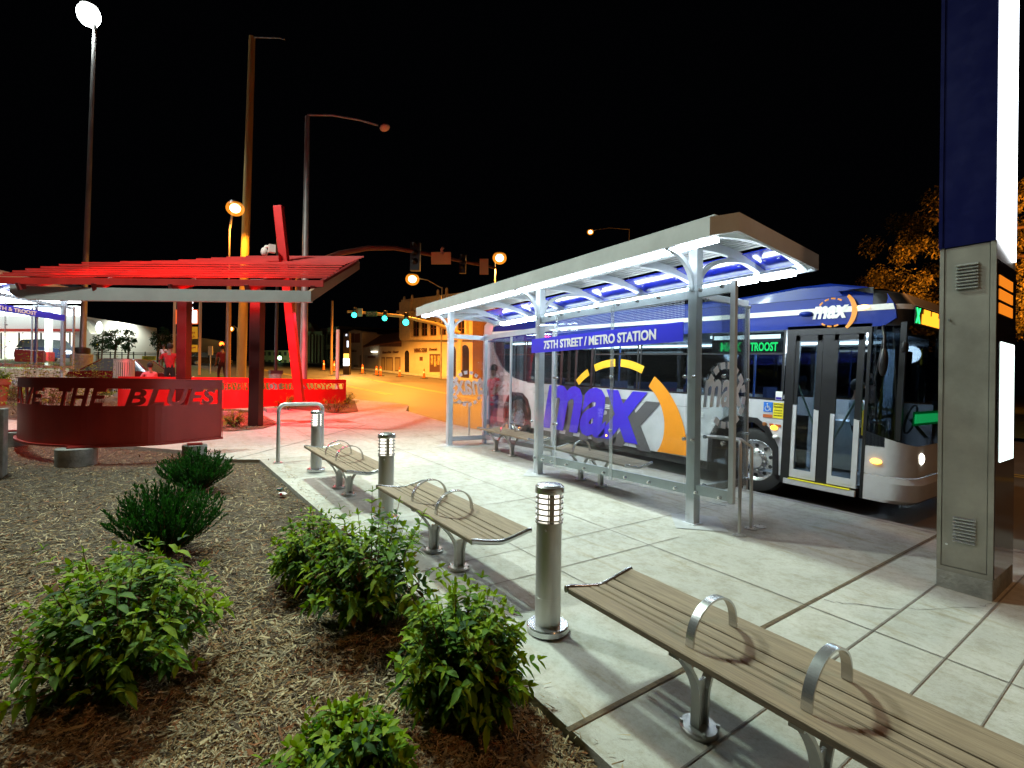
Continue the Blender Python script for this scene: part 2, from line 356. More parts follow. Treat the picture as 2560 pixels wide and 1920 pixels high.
# ------------------------------------------------------------------ bollards
def make_bollard(loc, label):
    t = thing('bollard_light', label, 'bollard', loc, group='louvred bollard lights along the planting bed')
    b = MB(); b.lathe([(0, 0), (.118, 0), (.122, .006), (.122, .034), (.116, .042), (.07, .043), (.07, .03)], n=32); b.build('base_flange', STEELP, t)
    b = MB(); b.lathe([(.074, .03), (.074, .625), (.0805, .628), (.0805, .637), (.06, .638)], n=32)
    b.lathe([(.0752, .10), (.0758, .1005), (.0758, .205), (.0752, .2055)], n=32); b.cyl((.05, -.065, .60), (.052, -.078, .60), .006, n=8); b.build('post', STEEL, t)
    b = MB(); b.lathe([(.058, .636), (.058, .81)], n=24); b.build('lamp', BOLLG, t)
    b = MB()
    for z in (.652, .684, .716, .748, .780): b.lathe([(.074, z - .006), (.0815, z - .006), (.0815, z + .003), (.074, z + .003), (.074, z - .006)], n=32)
    for a in (15, 75, 135, 195, 255, 315):
        c, s = math.cos(R_(a)), math.sin(R_(a)); b.cyl((.072 * c, .072 * s, .636), (.072 * c, .072 * s, .80), .004, n=6)
    c, s = math.cos(R_(-28)), math.sin(R_(-28)); b.bar((.066 * c, .066 * s, .636), (.066 * c, .066 * s, .80), .028, .010, (c, s, 0)); b.build('louvre', STEEL, t)
    b = MB(); b.lathe([(.06, .80), (.084, .802), (.086, .81), (.084, .838), (.07, .85), (.03, .856), (0, .857)], n=32); b.build('cap', STEELP, t)
    return t
b1 = make_bollard((-2.204, 1.871, G(-2.204)), 'stainless bollard light nearest the camera, in front of the near bench')
b2 = copy_tree(b1, (-4.633, 1.84, G(-4.633)), .3, 'stainless bollard light between the middle bench and the far bench')
b3 = copy_tree(b1, (-7.202, 1.836, G(-7.202)), .7, 'stainless bollard light farthest away, beside the hoop rack')

# ------------------------------------------------------------------ benches
WOOD = mat('weathered_timber', (.30, .235, .155), .7, col2=(.19, .145, .095), scale=7, stretch=(.6, 9, 9), bump=.3, bscale=25)
def make_bench(loc, rz, label, L=1.66, arches=(-.19, .22), legs=(-.15, .26), H=.42, group='timber benches along the planting bed'):
    t = thing('bench', label, 'bench', loc, rz, group)
    prof = lambda y: H - .040 + .040 * min(1, abs(y) / .21) ** 1.3      # gentle valley
    for y0, y1 in ((-.235, -.09), (-.080, -.030), (-.021, .029), (.038, .090), (.100, .235)):
        b = MB(); zs = [prof(y0), prof(y1)]; x0, x1 = -L / 2 + .012, L / 2 - .012; th = .028; e = .005
        p = [(y0, zs[0] - th), (y0, zs[0] - e), (y0 + e, zs[0]), (y1 - e, zs[1]), (y1, zs[1] - e), (y1, zs[1] - th)]
        b.prism(p, lambda u, v: (x1, u, v), lambda u, v: (x0, u, v)); b.build('board', WOOD, t)
    for sx in (-1, 1):
        b = MB(); n = 16; ys = [-.24 + .48 * i / n for i in range(n + 1)]; pts = [(sx * L / 2, y, prof(y) - .010) for y in ys]
        b.tube(pts, .019, 8, flat=(.7, 1)); b.build('end_rail', STEELP, t)
    for x in arches:
        b = MB(); n = 44; P = []
        for i in range(n + 1):
            a = math.pi * i / n; P.append((x, -.155 * math.cos(a), H - .012 + .16 * math.sin(a) ** .85))
        for i in range(n): b.bar(P[i], P[i + 1], .036, .009, (0, (P[i][1] + P[i + 1][1]) / 2 + .0001, (P[i][2] + P[i + 1][2]) / 2 - H + .05))
        b.build('armrest_arch', STEELP, t)
    for x in legs:
        b = MB(); b.lathe([(0, 0), (.078, 0), (.08, .004), (.08, .016), (.074, .022), (0, .022)], (x, 0, 0), 20)
        for sy in (-1, 1):
            pts = []
            for i in range(13):
                q = i / 12; y = sy * (.028 + .15 * max(0, (q - .35) / .65) ** 1.7); z = .02 + (H - .075) * q; pts.append((x, y, z))
            for i in range(12): b.bar(pts[i], pts[i + 1], .042, .016, (0, 1, 0))
        b.bar((x, -.20, H - .058), (x, .20, H - .058), .05, .012); b.bar((x, 0, .02), (x, 0, .22), .012, .05)
        for yy in (-.05, .05): b.cyl((x + .055, yy, .02), (x + .055, yy, .034), .008, n=8); b.cyl((x - .055, yy, .02), (x - .055, yy, .034), .008, n=8)
        b.build('leg', STEEL, t)
    return t
TILT = 0.0366
def bench_at(x, y, rz, label, **k):
    t = make_bench((x, y, G(x)), rz, label, **k); t.rotation_euler = (0, TILT, rz); ROOTM[t.name] = Matrix.Translation(t.location) @ t.rotation_euler.to_matrix().to_4x4(); return t
n1 = bench_at(-.975, 1.90, -.01, 'long timber bench nearest the camera with two steel arch armrests', L=1.74, arches=(-.22, .22), legs=(-.26, .21), H=.435)
bench_at(-3.52, 1.87, 0, 'timber bench in the middle, between two bollard lights', arches=(-.245, .18), legs=(-.14, .28))
bench_at(-5.98, 1.83, 0, 'timber bench farthest of the three outside, beside the hoop rack', L=1.78, arches=(-.19, .24), legs=(-.13, .25))
bench_at(-7.10, 5.12, -.035, 'timber bench inside the shelter behind the left opening', L=1.62, arches=(-.12,), legs=(-.5, .03), group='timber benches inside the shelter')
bench_at(-4.83, 4.86, -.035, 'timber bench inside the shelter behind the blue name banner', L=1.62, arches=(-.24,), legs=(-.24, .16), group='timber benches inside the shelter')

# ------------------------------------------------------------------ hoops and rails
def hoop(a, b, h, r, label, name='hoop_rack', cat='bike rack', group=None, rad=.1, mt=None):
    t = thing(name, label, cat, (a[0], a[1], G(a[0])), group=group)
    za, zb = G(a[0]), G(b[0]); A = Vector((a[0], a[1], 0)); B = Vector((b[0], b[1], 0)); d = (B - A).normalized(); top = max(za, zb) + h
    pts = [(A.x, A.y, za), (A.x, A.y, top - rad)]
    for i in range(1, 7): q = math.pi / 2 * i / 6; p = A + d * rad * (1 - math.cos(q)); pts.append((p.x, p.y, top - rad + rad * math.sin(q)))
    for i in range(6, 0, -1): q = math.pi / 2 * i / 6; p = B - d * rad * (1 - math.cos(q)); pts.append((p.x, p.y, top - rad + rad * math.sin(q)))
    pts += [(B.x, B.y, top - rad), (B.x, B.y, zb)]
    m = MB(); m.tube(pts, r, 12); m.build('tube', mt or STEEL, t, True)
    for q, z in ((A, za), (B, zb)):
        m = MB(); m.lathe([(0, 0), (.065, 0), (.065, .01), (.03, .016), (.0, .016)], (q.x, q.y, z), 16); m.build('foot_flange', STEEL, t, True)
    return t
hoop((-8.04, 1.50), (-8.17, 2.17), .87, .028, 'steel hoop rack standing on the pavement beside the farthest bollard light')
hoop((-8.72, 4.78), (-9.22, 5.52), .80, .018, 'thin steel hoop rail standing beside the left end pane of the shelter')
hr = thing('lean_rail', 'steel lean rail with three foot flanges under the right end pane of the shelter', 'rail', (-2.58, 4.58, G(-2.58)))
m = MB(); z0 = G(-2.58)
m.tube([(-2.565, 4.57, z0), (-2.565, 4.57, z0 + .84), (-2.60, 4.62, z0 + .90), (-2.75, 4.66, z0 + .905), (-3.02, 4.70, z0 + .905), (-3.06, 4.76, z0 + .905), (-3.02, 4.82, z0 + .90), (-2.72, 4.86, z0 + .89), (-2.62, 4.88, z0 + .82), (-2.62, 4.88, z0)], .016, 10); m.build('tube', STEEL, hr, True)
for p in ((-2.565, 4.57), (-2.62, 4.88), (-2.6, 5.02)):
    m = MB(); m.lathe([(0, 0), (.06, 0), (.06, .009), (.02, .014), (0, .014)], (p[0], p[1], z0), 16)
    for k in range(3): a = k * 2.1; m.cyl((p[0] + .042 * math.cos(a), p[1] + .042 * math.sin(a), z0), (p[0] + .042 * math.cos(a), p[1] + .042 * math.sin(a), z0 + .018), .007, n=6)
    m.build('foot_flange', STEEL, hr, True)

# ------------------------------------------------------------------ max ring logo helper (dashed ring with three letters)
def ring_logo(mb, fn, dash=14, gap=.45, r0=.78, r1=1.0, a0=0, skip=(), mi=0):
    for k in range(dash):
        if k in skip: continue
        A = a0 + 2 * math.pi * k / dash; B = A + 2 * math.pi / dash * (1 - gap); n = 4; I = []; O = []
        for i in range(n + 1): q = A + (B - A) * i / n; I.append((r0 * math.cos(q), r0 * math.sin(q))); O.append((r1 * math.cos(q), r1 * math.sin(q)))
        poly = O + I[::-1]; mb.prism(poly, lambda u, v: fn(u, v, 0), lambda u, v: fn(u, v, 1), mi)

# ------------------------------------------------------------------ bus shelter (local frame: origin under right post, x towards left is negative, y to the kerb)
BOARD = mat('roof_deck_boards', (.50, .52, .52), .5, .05, var=.2, scale=5)
BLUEP = mat('blue_roof_panel', (.015, .03, .60), .12, 0, var=.2, coat=.5)
ETCH = mat('etched_white_lettering', (.88, .90, .92), .6)
def _tl(m, f, c):
    nt = m.node_tree; bs = nt.nodes['Principled BSDF']; tr = nt.nodes.new('ShaderNodeBsdfTranslucent'); tr.inputs[0].default_value = (*c, 1); mx = nt.nodes.new('ShaderNodeMixShader'); mx.inputs[0].default_value = f
    out = [n for n in nt.nodes if n.type == 'OUTPUT_MATERIAL'][0]; nt.links.new(bs.outputs[0], mx.inputs[1]); nt.links.new(tr.outputs[0], mx.inputs[2]); nt.links.new(mx.outputs[0], out.inputs[0])
_tl(ETCH, .5, (.95, .96, .98))
BANB = mat('banner_blue_film', (.03, .035, .62), .4)
glassj = glass('joint_glass', (.80, .84, .84), .10, .2, .18)
def make_shelter(root_loc, rz, label, banner, detail=True, name='bus_shelter', sides=True):
    t = thing(name, label, 'bus shelter', root_loc, rz)
    cz, sz = math.cos(rz), math.sin(rz)
    gl_ = lambda x, y: (G(root_loc[0] + x * cz - y * sz) - root_loc[2]) if detail else 0
    Z = lambda z: z - root_loc[2] if detail else z          # heights below are world heights of the near shelter
    XP = (0, -2.64, -5.545); bot = -6.1
    def arch(y): return Z(2.97 - (.10 if y < .45 else .19) * ((y - .45) / .97) ** 2)
    for x in XP:
        b = MB(); z0 = gl_(x, 0); b.box(x - .05, -.05, z0, x + .05, .05, arch(0) - .01); b.box(x - .075, -.075, z0, x + .075, .075, z0 + .012)
        for zz in (.055, .10): b.cyl((x - .02, -.051, z0 + zz), (x - .02, -.058, z0 + zz), .009, n=8)
        b.build('post', ALU, t, bevel=.005)
        n = 12
        for sy, ye, ze, zs in ((-1, -.46, 2.875, 2.50), (1, .87, 2.935, 2.56)):
            pts = []; b = MB()
            for i in range(n + 1):
                a = math.pi / 2 * i / n; y = sy * .05 + (ye - sy * .05) * (1 - math.cos(a)); z = zs + (ze - zs) * math.sin(a); pts.append((x, y, Z(z)))
            for i in range(n): b.bar(pts[i], pts[i + 1], .045, .04, (1, 0, 0))
            b.build('bracket', ALU, t)
    raf = [x for x in (-5.95, -5.545, -4.58, -3.61, -2.64, -1.76, -.88, 0, .46)]
    for x in raf:
        b = MB(); ys = [-.46 + 1.76 * i / 12 for i in range(13)]
        for i in range(12):
            a, c = ys[i], ys[i + 1]
            b.hexa([(x - .028, a, arch(a) - .02), (x + .028, a, arch(a) - .02), (x + .028, c, arch(c) - .02), (x - .028, c, arch(c) - .02), (x - .028, a, arch(a) + .07), (x + .028, a, arch(a) + .07), (x + .028, c, arch(c) + .07), (x - .028, c, arch(c) + .07)])
        b.build('rafter', ALU, t)
    # fascia beams
    b = MB(); F = [(bot, -.5), (.50, -.5), (.67, -.32), (.58, 1.33), (bot, 1.33)]
    for i in (0, 1, 2):
        p, q = F[i], F[i + 1]; n = 1 if i == 2 else 3; d = Vector((q[0] - p[0], q[1] - p[1], 0)); nn = Vector((-d.y, d.x, 0)).normalized() * .035
        for k in range(n):
            a = (p[0] + d.x * k / n, p[1] + d.y * k / n); c = (p[0] + d.x * (k + 1) / n, p[1] + d.y * (k + 1) / n)
            za, zc = arch(a[1]) - .01, arch(c[1]) - .01
            v = [(a[0], a[1], za), (c[0], c[1], zc), (c[0] + nn.x, c[1] + nn.y, zc), (a[0] + nn.x, a[1] + nn.y, za)]
            b.hexa(v + [(x, y, z + .165) for x, y, z in v])
    b.build('fascia', ALUF, t)
    b = MB(); b.box(bot, 1.29, arch(1.29) - .03, .56, 1.33, arch(1.29) + .12); b.box(bot + .01, -.465, arch(-.46) - .005, bot + .05, 1.29, arch(-.46) + .13); b.build('gutter_beam', ALU, t)
    b = MB(); b.box(-5.545, -.028, arch(0) - .03, -.0, .028, arch(0) + .05); b.box(-5.9, -.45, arch(-.45) + .0, .5, -.41, arch(-.45) + .05); b.build('purlin', ALU, t)
    # deck
    b = MB(); ny = 15; ys = [-.42 + 1.16 * i / ny for i in range(ny + 1)]
    for i in range(ny):
        a, c = ys[i] + .010, ys[i + 1] - .010; b.hexa([(-5.98, a, arch(a) + .071), (.50, a, arch(a) + .071), (.50, c, arch(c) + .071), (-5.98, c, arch(c) + .071), (-5.98, a, arch(a) + .095), (.50, a, arch(a) + .095), (.50, c, arch(c) + .095), (-5.98, c, arch(c) + .095)])
    b.box(-5.99, -.40, arch(.45) + .100, .48, .70, arch(.45) + .112)
    b.build('roof_deck', BOARD, t)
    for i in range(len(raf) - 1):
        a, c = raf[i] + .032, raf[i + 1] - .032; y0, y1 = .78, 1.26; b = MB()
        b.hexa([(a, y0, arch(y0) + .05), (c, y0, arch(y0) + .05), (c, y1, arch(y1) + .05), (a, y1, arch(y1) + .05), (a, y0, arch(y0) + .06), (c, y0, arch(y0) + .06), (c, y1, arch(y1) + .06), (a, y1, arch(y1) + .06)])
        o = b.build('roof_panel', BLUEP, t)
        b = MB()
        for x in (a + .12, c - .12): b.cyl((x, 1.02, arch(1.02) + .035), (x, 1.02, arch(1.02) + .05), .018, n=10)
        b.build('fixing', STEELP, o)
    # light tubes
    for x0, x1 in ((-6.02, -5.6), (-5.49, -2.70), (-2.58, -.06), (.06, .48)):
        b = MB(); b.box(x0, -.40, arch(-.4) - .055, x1, -.33, arch(-.4) - .015, 0); b.build('front_light_tube', TUBE, t)
        b = MB(); b.box(x0, -.42, arch(-.4) - .012, x1, -.31, arch(-.4) + .012); b.build('light_housing', ALU, t)
    for x0, x1 in ((-5.5, -4.63), (-4.53, -2.70), (-2.58, -.93), (-.83, -.03), (.04, .40)):
        b = MB(); b.box(x0, 1.12, arch(1.2) - .10, x1, 1.22, arch(1.2) - .045); b.build('rear_light_tube', TUBE2, t)
        b = MB(); b.box(x0, 1.11, arch(1.2) - .042, x1, 1.23, arch(1.2) - .01); b.build('light_housing', ALU, t)
    # screens
    def rail(x0, y0, x1, y1, z, h=.10, w_=.045): 
        b = MB(); b.bar((x0, y0, Z(z)), (x1, y1, Z(z)), w_, h); b.build('rail', ALU, t, bevel=.004)
    def bolts(pts, par_name='glazing_bolt', d=(0, -1, 0)):
        for x, y, z in pts:
            b = MB(); b.cyl((x, y, Z(z)), (x + d[0] * .028, y + d[1] * .028, Z(z)), .019, .017, n=12); b.cyl((x + d[0] * .028, y + d[1] * .028, Z(z)), (x + d[0] * .036, y + d[1] * .036, Z(z)), .012, n=10); b.build('glazing_bolt', STEELP, t)
    rail(-2.59, 0, -.05, 0, 2.475, .09); rail(-2.59, 0, -.05, 0, .455, .10); rail(.05, 0, .43, 0, 2.475, .09); rail(.05, 0, .43, 0, .47, .10)
    rail(0, .05, 0, .95, 2.47, .07, .03); rail(0, .05, 0, .95, .45, .08, .04)
    rail(-5.545, .05, -5.545, .76, 2.46, .09); rail(-5.545, .05, -5.545, .76, .44, .09)
    rail(-5.50, .80, -3.3, .80, 2.48, .09); rail(-5.50, .80, -3.3, .80, .44, .08)
    b = MB(); b.box(-5.58, .765, gl_(-5.5, .8), -5.51, .835, Z(2.54)); b.build('post', ALU, t)
    b = MB(); b.box(-3.33, .775, gl_(-3.3, .8), -3.28, .825, Z(2.54)); b.build('post', ALU, t)
    b = MB(); b.box(.405, -.022, Z(.40), .455, .022, Z(2.54)); b.build('frame', ALU, t)
    b = MB(); b.box(-.018, .94, Z(.36), .018, .975, Z(2.44)); b.build('frame', ALU, t)
    b = MB(); b.box(-4.62, .785, Z(.45), -4.575, .815, Z(2.46)); b.build('mullion', ALU, t)
    panes = []
    for x0, x1 in ((-2.66, -2.17), (-2.15, -1.105), (-1.085, -.07), (-.05, .42)):
        b = MB(); b.box(x0, -.075, Z(.385), x1, -.065, Z(2.545)); panes.append(b.build('glass_pane', SHGL, t))
    for x in (-2.16, -1.095):
        b = MB(); b.box(x - .028, -.082, Z(.385), x + .028, -.077, Z(2.545)); b.build('pane_joint', glassj, t)
    bolts([(x, -.077, 2.485) for x in (-2.60, -2.3, -2.05, -1.7, -1.35, -1.0, -.7, -.4, .12, .36)] + [(x, -.077, .455) for x in (-2.62, -2.42, -2.22, -1.9, -1.55, -1.2, -.85, -.5, -.15, .1, .36)] +
          [(x, -.077, z) for x in (-2.70, -2.185, -2.125, -1.10, -.05, .05, .39) for z in (.98, 1.62)])
    for (x0, y0, x1, y1) in ((.03, .07, .03, .93), (-5.56, .06, -5.56, .75), (-5.49, .83, -4.62, .83), (-4.57, .83, -3.35, .83)):
        b = MB(); b.bar((x0, y0, Z(1.42)), (x1, y1, Z(1.42)), .009, 2.0); b.build('glass_pane', SHGL, t)
    bolts([(.036, y, z) for y in (.12, .9) for z in (.50, 1.0, 1.6, 2.42)], d=(1, 0, 0))
    # banner
    b = MB(); b.box(-2.72, -.095, Z(1.985), -.075, -.085, Z(2.19)); bn = b.build('name_banner', BANB, t)
    b = MB(); x0, x1, z0, z1 = banner[1], banner[2], Z(2.025), Z(2.145)
    text(b, banner[0], lambda u, v, w_: (x0 + (x1 - x0) * u, -.098 + w_ * .004, z0 + (z1 - z0) * v), .03); b.build('lettering', WHT, bn)
    if detail:
        for xx, cy_, fl in ((.042, .50, 1), (-5.548, .40, -1)):
            b = MB(); c0 = Z(1.43); f = lambda u, v, k: (xx + .004 * k, cy_ + fl * u * .36, c0 + v * .36)
            ring_logo(b, f, 16, .36, .80, 1.0, .1, (7, 8, 9) if xx > 0 else ())
            text(b, 'max', lambda u, v, w_: (xx + .004 * w_, cy_ + fl * (-.41 + .74 * u), c0 - .13 + .30 * v), .02, .25); b.build('ring_logo', ETCH, t)
        b = MB(); 
        for k in range(11):                       # printed dot band at the top of the panes
            z = Z(2.23) + k * .019
            for i in range(118):
                x = -2.13 + i * .0175
                if abs(x + 1.095) < .03: continue
                b.add([(x, -.0775, z), (x + .008, -.0775, z), (x + .008, -.0775, z + .008), (x, -.0775, z + .008)], [(0, 1, 2, 3)])
        b.build('dot_print', mat('white_dot_print', (.6, .68, .8), .7), t)
    return t
make_shelter((-3.03, 4.5, G(-3.03)), math.atan(-.033), 'silver bus shelter with glass screens and a blue name banner beside the bus', ('75TH STREET / METRO STATION', -2.42, -.42), True)

# ------------------------------------------------------------------ people
SKINM = mat('skin_tone', (.22, .11, .07), .6)
HAIRM = mat('dark_hair', (.012, .010, .009), .8)
def person(label, loc, rz, joints=None, shirt=(.5, .02, .02), trousers=(.02, .025, .05), skin=(.22, .11, .07), sc_=.88, hat=None, sleeve=.35, sit=False):
    t = thing('person', label, 'person', loc, rz)
    J0 = dict(pelvis=(0, 0, .93), waist=(0, .01, 1.08), chest=(0, 0, 1.30), neck=(0, -.01, 1.47), chin=(0, .02, 1.53), head=(0, .02, 1.64), crown=(0, 0, 1.75),
              shL=(-.18, 0, 1.40), elL=(-.22, .0, 1.13), wrL=(-.23, .10, .90), haL=(-.23, .14, .84), shR=(.18, 0, 1.40), elR=(.22, 0, 1.13), wrR=(.23, .10, .90), haR=(.23, .14, .84),
              hipL=(-.09, 0, .88), knL=(-.10, .03, .50), anL=(-.10, -.02, .09), toL=(-.11, .16, .035), hipR=(.09, 0, .88), knR=(.10, .03, .50), anR=(.10, -.02, .09), toR=(.11, .16, .035))
    if joints: J0.update(joints)
    rad = dict(pelvis=.125, waist=.115, chest=.135, neck=.052, chin=.062, head=.085, crown=.055, shL=.06, shR=.06, elL=.042, elR=.042, wrL=.028, wrR=.028, haL=.034, haR=.034,
               hipL=.085, hipR=.085, knL=.058, knR=.058, anL=.042, anR=.042, toL=.035, toR=.035)
    E_ = [('pelvis', 'waist'), ('waist', 'chest'), ('chest', 'neck'), ('neck', 'chin'), ('chin', 'head'), ('head', 'crown')]
    for s_ in 'LR': E_ += [('chest', 'sh' + s_), ('sh' + s_, 'el' + s_), ('el' + s_, 'wr' + s_), ('wr' + s_, 'ha' + s_), ('pelvis', 'hip' + s_), ('hip' + s_, 'kn' + s_), ('kn' + s_, 'an' + s_), ('an' + s_, 'to' + s_)]
    names = list(J0); vs = [Vector(J0[n]) * sc_ for n in names]; rr = [rad[n] * sc_ for n in names]; es = [(names.index(a), names.index(b)) for a, b in E_]
    for s_ in 'LR':                                     # five fingers on each hand
        h = Vector(J0['ha' + s_]); d = (h - Vector(J0['wr' + s_])).normalized(); side = Vector((1, 0, 0)) if abs(d.x) < .8 else Vector((0, 1, 0))
        for k, (o, l) in enumerate(((-.026, .055), (-.009, .07), (.009, .068), (.024, .05), (-.045, .03))):
            vs.append((h + d * l + side * o) * sc_); rr.append(.009 * sc_); es.append((names.index('ha' + s_), len(vs) - 1))
    me = bpy.data.meshes.new('body'); me.from_pydata(vs, es, []); o = bpy.data.objects.new('tmp', me); COL.objects.link(o)
    sk = o.modifiers.new('skin', 'SKIN'); 
    for i, v in enumerate(me.skin_vertices[0].data if me.skin_vertices else []): v.radius = (rr[i], rr[i])
    if not me.skin_vertices:
        bm = bmesh.new(); bm.from_mesh(me); ly = bm.verts.layers.skin.verify()
        for i, v in enumerate(bm.verts): v[ly].radius = (rr[i], rr[i]); v[ly].use_root = (i == 0)
        bm.to_mesh(me); bm.free()
    o.modifiers.new('sub', 'SUBSURF').levels = 1
    dg = bpy.context.evaluated_depsgraph_get(); m2 = bpy.data.meshes.new_from_object(o.evaluated_get(dg)); bpy.data.objects.remove(o)
    m2.name = 'body'; body = bpy.data.objects.new('body', m2); COL.objects.link(body); body.parent = t
    m2.materials.clear()
    for m_ in (mat('skin', skin, .55), mat('shirt_cloth', shirt, .85, var=.3, scale=9), mat('trouser_cloth', trousers, .85, var=.3, scale=9), mat('shoe_leather', (.02, .02, .02), .5)): m2.materials.append(m_)
    key = {n: Vector(J0[n]) * sc_ for n in names}
    zone = dict(pelvis=2, waist=1, chest=1, neck=0, chin=0, head=0, crown=0, hipL=2, hipR=2, knL=2, knR=2, anL=2, anR=2, toL=3, toR=3, shL=1, shR=1, elL=0, elR=0, wrL=0, wrR=0, haL=0, haR=0)
    for p in m2.polygons:
        c = p.center; best = min(E_, key=lambda e: _segd(c, key[e[0]], key[e[1]])); a, b = key[best[0]], key[best[1]]; q = max(0, min(1, (c - a).dot(b - a) / (b - a).length_squared))
        p.material_index = zone[best[0]] if q < .5 else zone[best[1]]; p.use_smooth = True
        if best[0][:2] == 'sh' and best[1][:2] == 'el': p.material_index = 1 if q < .75 else 0
        if best[1][:2] == 'an': p.material_index = 2
    hd = key['head']; b = MB(); b.ell((hd.x, hd.y - .018 * sc_, hd.z + .03 * sc_), (.088 * sc_, .10 * sc_, .105 * sc_), 14, 9); b.build('hair' if not hat else 'cap', mat('cap_cloth', hat, .8) if hat else HAIRM, t)
    b = MB(); b.cyl((hd.x, hd.y + .085 * sc_, hd.z + .0 * sc_), (hd.x, hd.y + .115 * sc_, hd.z - .025 * sc_), .008, .014, 6)
    for s_ in (-1, 1): b.ell((hd.x + s_ * .03 * sc_, hd.y + .088 * sc_, hd.z + .015), (.011, .006, .007), 8, 5)
    b.build('face_features', mat('skin_dark', tuple(c * .6 for c in skin), .5), t)
    return t
def _segd(c, a, b):
    q = max(0, min(1, (c - a).dot(b - a) / (b - a).length_squared)); return (c - (a + (b - a) * q)).length

# ------------------------------------------------------------------ bus (local frame: origin on the road below the front wheel, x forward, y away from the kerb)
SILV = mat('silver_bus_paint', (.60, .60, .62), .32, .06, var=.22, scale=1.6, coat=.5)
BBLUE = mat('blue_bus_paint', (.003, .022, .24), .42, .0, var=.15, scale=1.5, coat=.06, spec=.22)
BGLS = glass('bus_window_glass', (.55, .60, .63), .04, .01)
BDARK = glass('bus_dark_glass', (.10, .12, .14), .07, .01)
LVIO = mat('logo_violet_vinyl', (.050, .028, .62), .4, var=.08)
LGRY = mat('logo_grey_vinyl', (.10, .095, .10), .5, var=.1)
LORG = mat('logo_orange_vinyl', (.90, .30, .010), .4, var=.06)
LYEL = mat('logo_yellow_vinyl', (.90, .48, .02), .4, var=.06)
AMB = glow('amber_led', (1, .36, .02), 2.2); GRN = glow('green_led', (.03, 1, .22), 2.4)
BR = (-3.8, 7.1, -.011); BT = .040
bus = thing('city_bus', 'silver and blue city bus with a large violet and orange logo waiting at the kerb', 'bus', BR, rot=(0, BT, 0))
def fy(y): return (lambda u, v: (u, y, v))
FA = [(-.74, .33), (-.74, .72), (-.60, .98), (-.38, 1.10), (.02, 1.10), (.20, .98), (.34, .72), (.36, .33)]
RA = [(-6.42, .33), (-6.42, .70), (-6.28, .98), (-6.08, 1.12), (-5.66, 1.12), (-5.44, .98), (-5.30, .70), (-5.28, .33)]
def side_poly(z0): return [(-7.45, z0)] + RA[:1] + RA[1:] + FA + [(.385, z0), (.385, 1.37), (-5.45, 1.37), (-6.04, 1.46), (-6.60, 1.72), (-6.95, 2.12), (-7.08, 2.55), (-7.45, 2.55)]
b = MB(); b.prism(side_poly(.33), fy(0), fy(.05)); b.prism([(-7.45, .33), (1.4, .33), (1.4, 1.37), (-7.45, 1.37)], fy(2.5), fy(2.55))
b.build('side_panel', SILV, bus)
b = MB(); b.prism([(-7.4, .20), (-6.44, .20), (-6.44, .328), (-7.4, .328)], fy(.03), fy(.08)); b.prism([(-5.26, .20), (-.76, .20), (-.76, .328), (-5.26, .328)], fy(.03), fy(.08)); b.build('skirt', DARK, bus)
# wheel arch liners
for A in (FA, RA):
    b = MB(); cx = sum(p[0] for p in A) / len(A); L = [(p[0], -.012, p[1]) for p in A]; O = [(cx + (p[0] - cx) * .86, -.012, .33 + (p[1] - .33) * .90) for p in A]; b.strip(L, O); D_ = [(p[0], .0, p[2]) for p in L]; b.strip([(p[0], .7, p[2]) for p in O], O)
    b.box(cx - .6, .68, .25, cx + .6, .72, 1.15); b.build('wheel_arch', DARK, bus)

def wheel(cx, y=.03, front=True):
    b = MB(); R = .475
    b.lathe([(.30, .0), (.40, -.01), (R - .03, 0), (R, .04), (R, .24), (R - .03, .28), (.30, .28)], n=40)
    o = b.build('wheel', RUBBER, bus); o.matrix_local = Matrix.Translation((cx, y, R)) @ Matrix.Rotation(R_(-90), 4, 'X')
    r = MB(); r.lathe([(.305, .005), (.295, .0), (.27, .03), (.25, .05), (.16, .045 if front else .10), (.13, .02 if front else .12), (.11, -.01 if front else .10), (.06, -.015 if front else .10), (0, -.015 if front else .10)], n=36)
    for k in range(10):
        a = 2 * math.pi * k / 10; c, s = math.cos(a), math.sin(a); r.cyl((.14 * c, .14 * s, .03), (.14 * c, .14 * s, -.005), .014, n=8)
    r.build('rim', STEELP, o)
    r = MB()
    for k in range(10):
        a = 2 * math.pi * (k + .5) / 10; c, s = math.cos(a), math.sin(a); r.cyl((.215 * c, .215 * s, .043), (.215 * c, .215 * s, .040), .026, n=12)
    r.build('rim_holes', DARK, o)
wheel(0); wheel(-5.87, front=False)
# nose, bumper
def plan(i, n=8, r=.26, x=1.85, y0=0, y1=2.55):
    pts = [(1.37, y0)]
    for k in range(n + 1): a = math.pi / 2 * k / n; pts.append((x - r + r * math.sin(a), y0 + r - r * math.cos(a)))
    for k in range(n + 1): a = math.pi / 2 * k / n; pts.append((x - r + r * math.cos(a), y1 - r + r * math.sin(a)))
    pts.append((1.37, y1)); return pts
P0 = plan(0)
def loft(mb, zs, xo, mi=0, ztop=None):
    rows = []
    for j, z in enumerate(zs):
        rows.append([(p[0] + xo[j] * (1 if p[0] > 1.38 else 0), p[1], (z if ztop is None or j < len(zs) - 1 else ztop(p))) for p in P0])
    for A, B in zip(rows[:-1], rows[1:]): mb.strip(A, B, mi, True)
b = MB(); loft(b, [.56, .75, 1.0], [.0, .0, -.01], ztop=lambda p: 1.08 - .30 * (p[0] - 1.37)); b.build('nose_panel', SILV, bus)
b = MB(); loft(b, [.24, .28, .48, .55], [-.02, .03, .05, .01]); b.add([(p[0], p[1], .55) for p in P0], [tuple(range(len(P0)))]); b.build('bumper', SILV, bus)
b = MB(); loft(b, [.9, 1.5, 2.36], [-.012, -.03, -.10]); b.build('windshield', BDARK, bus)
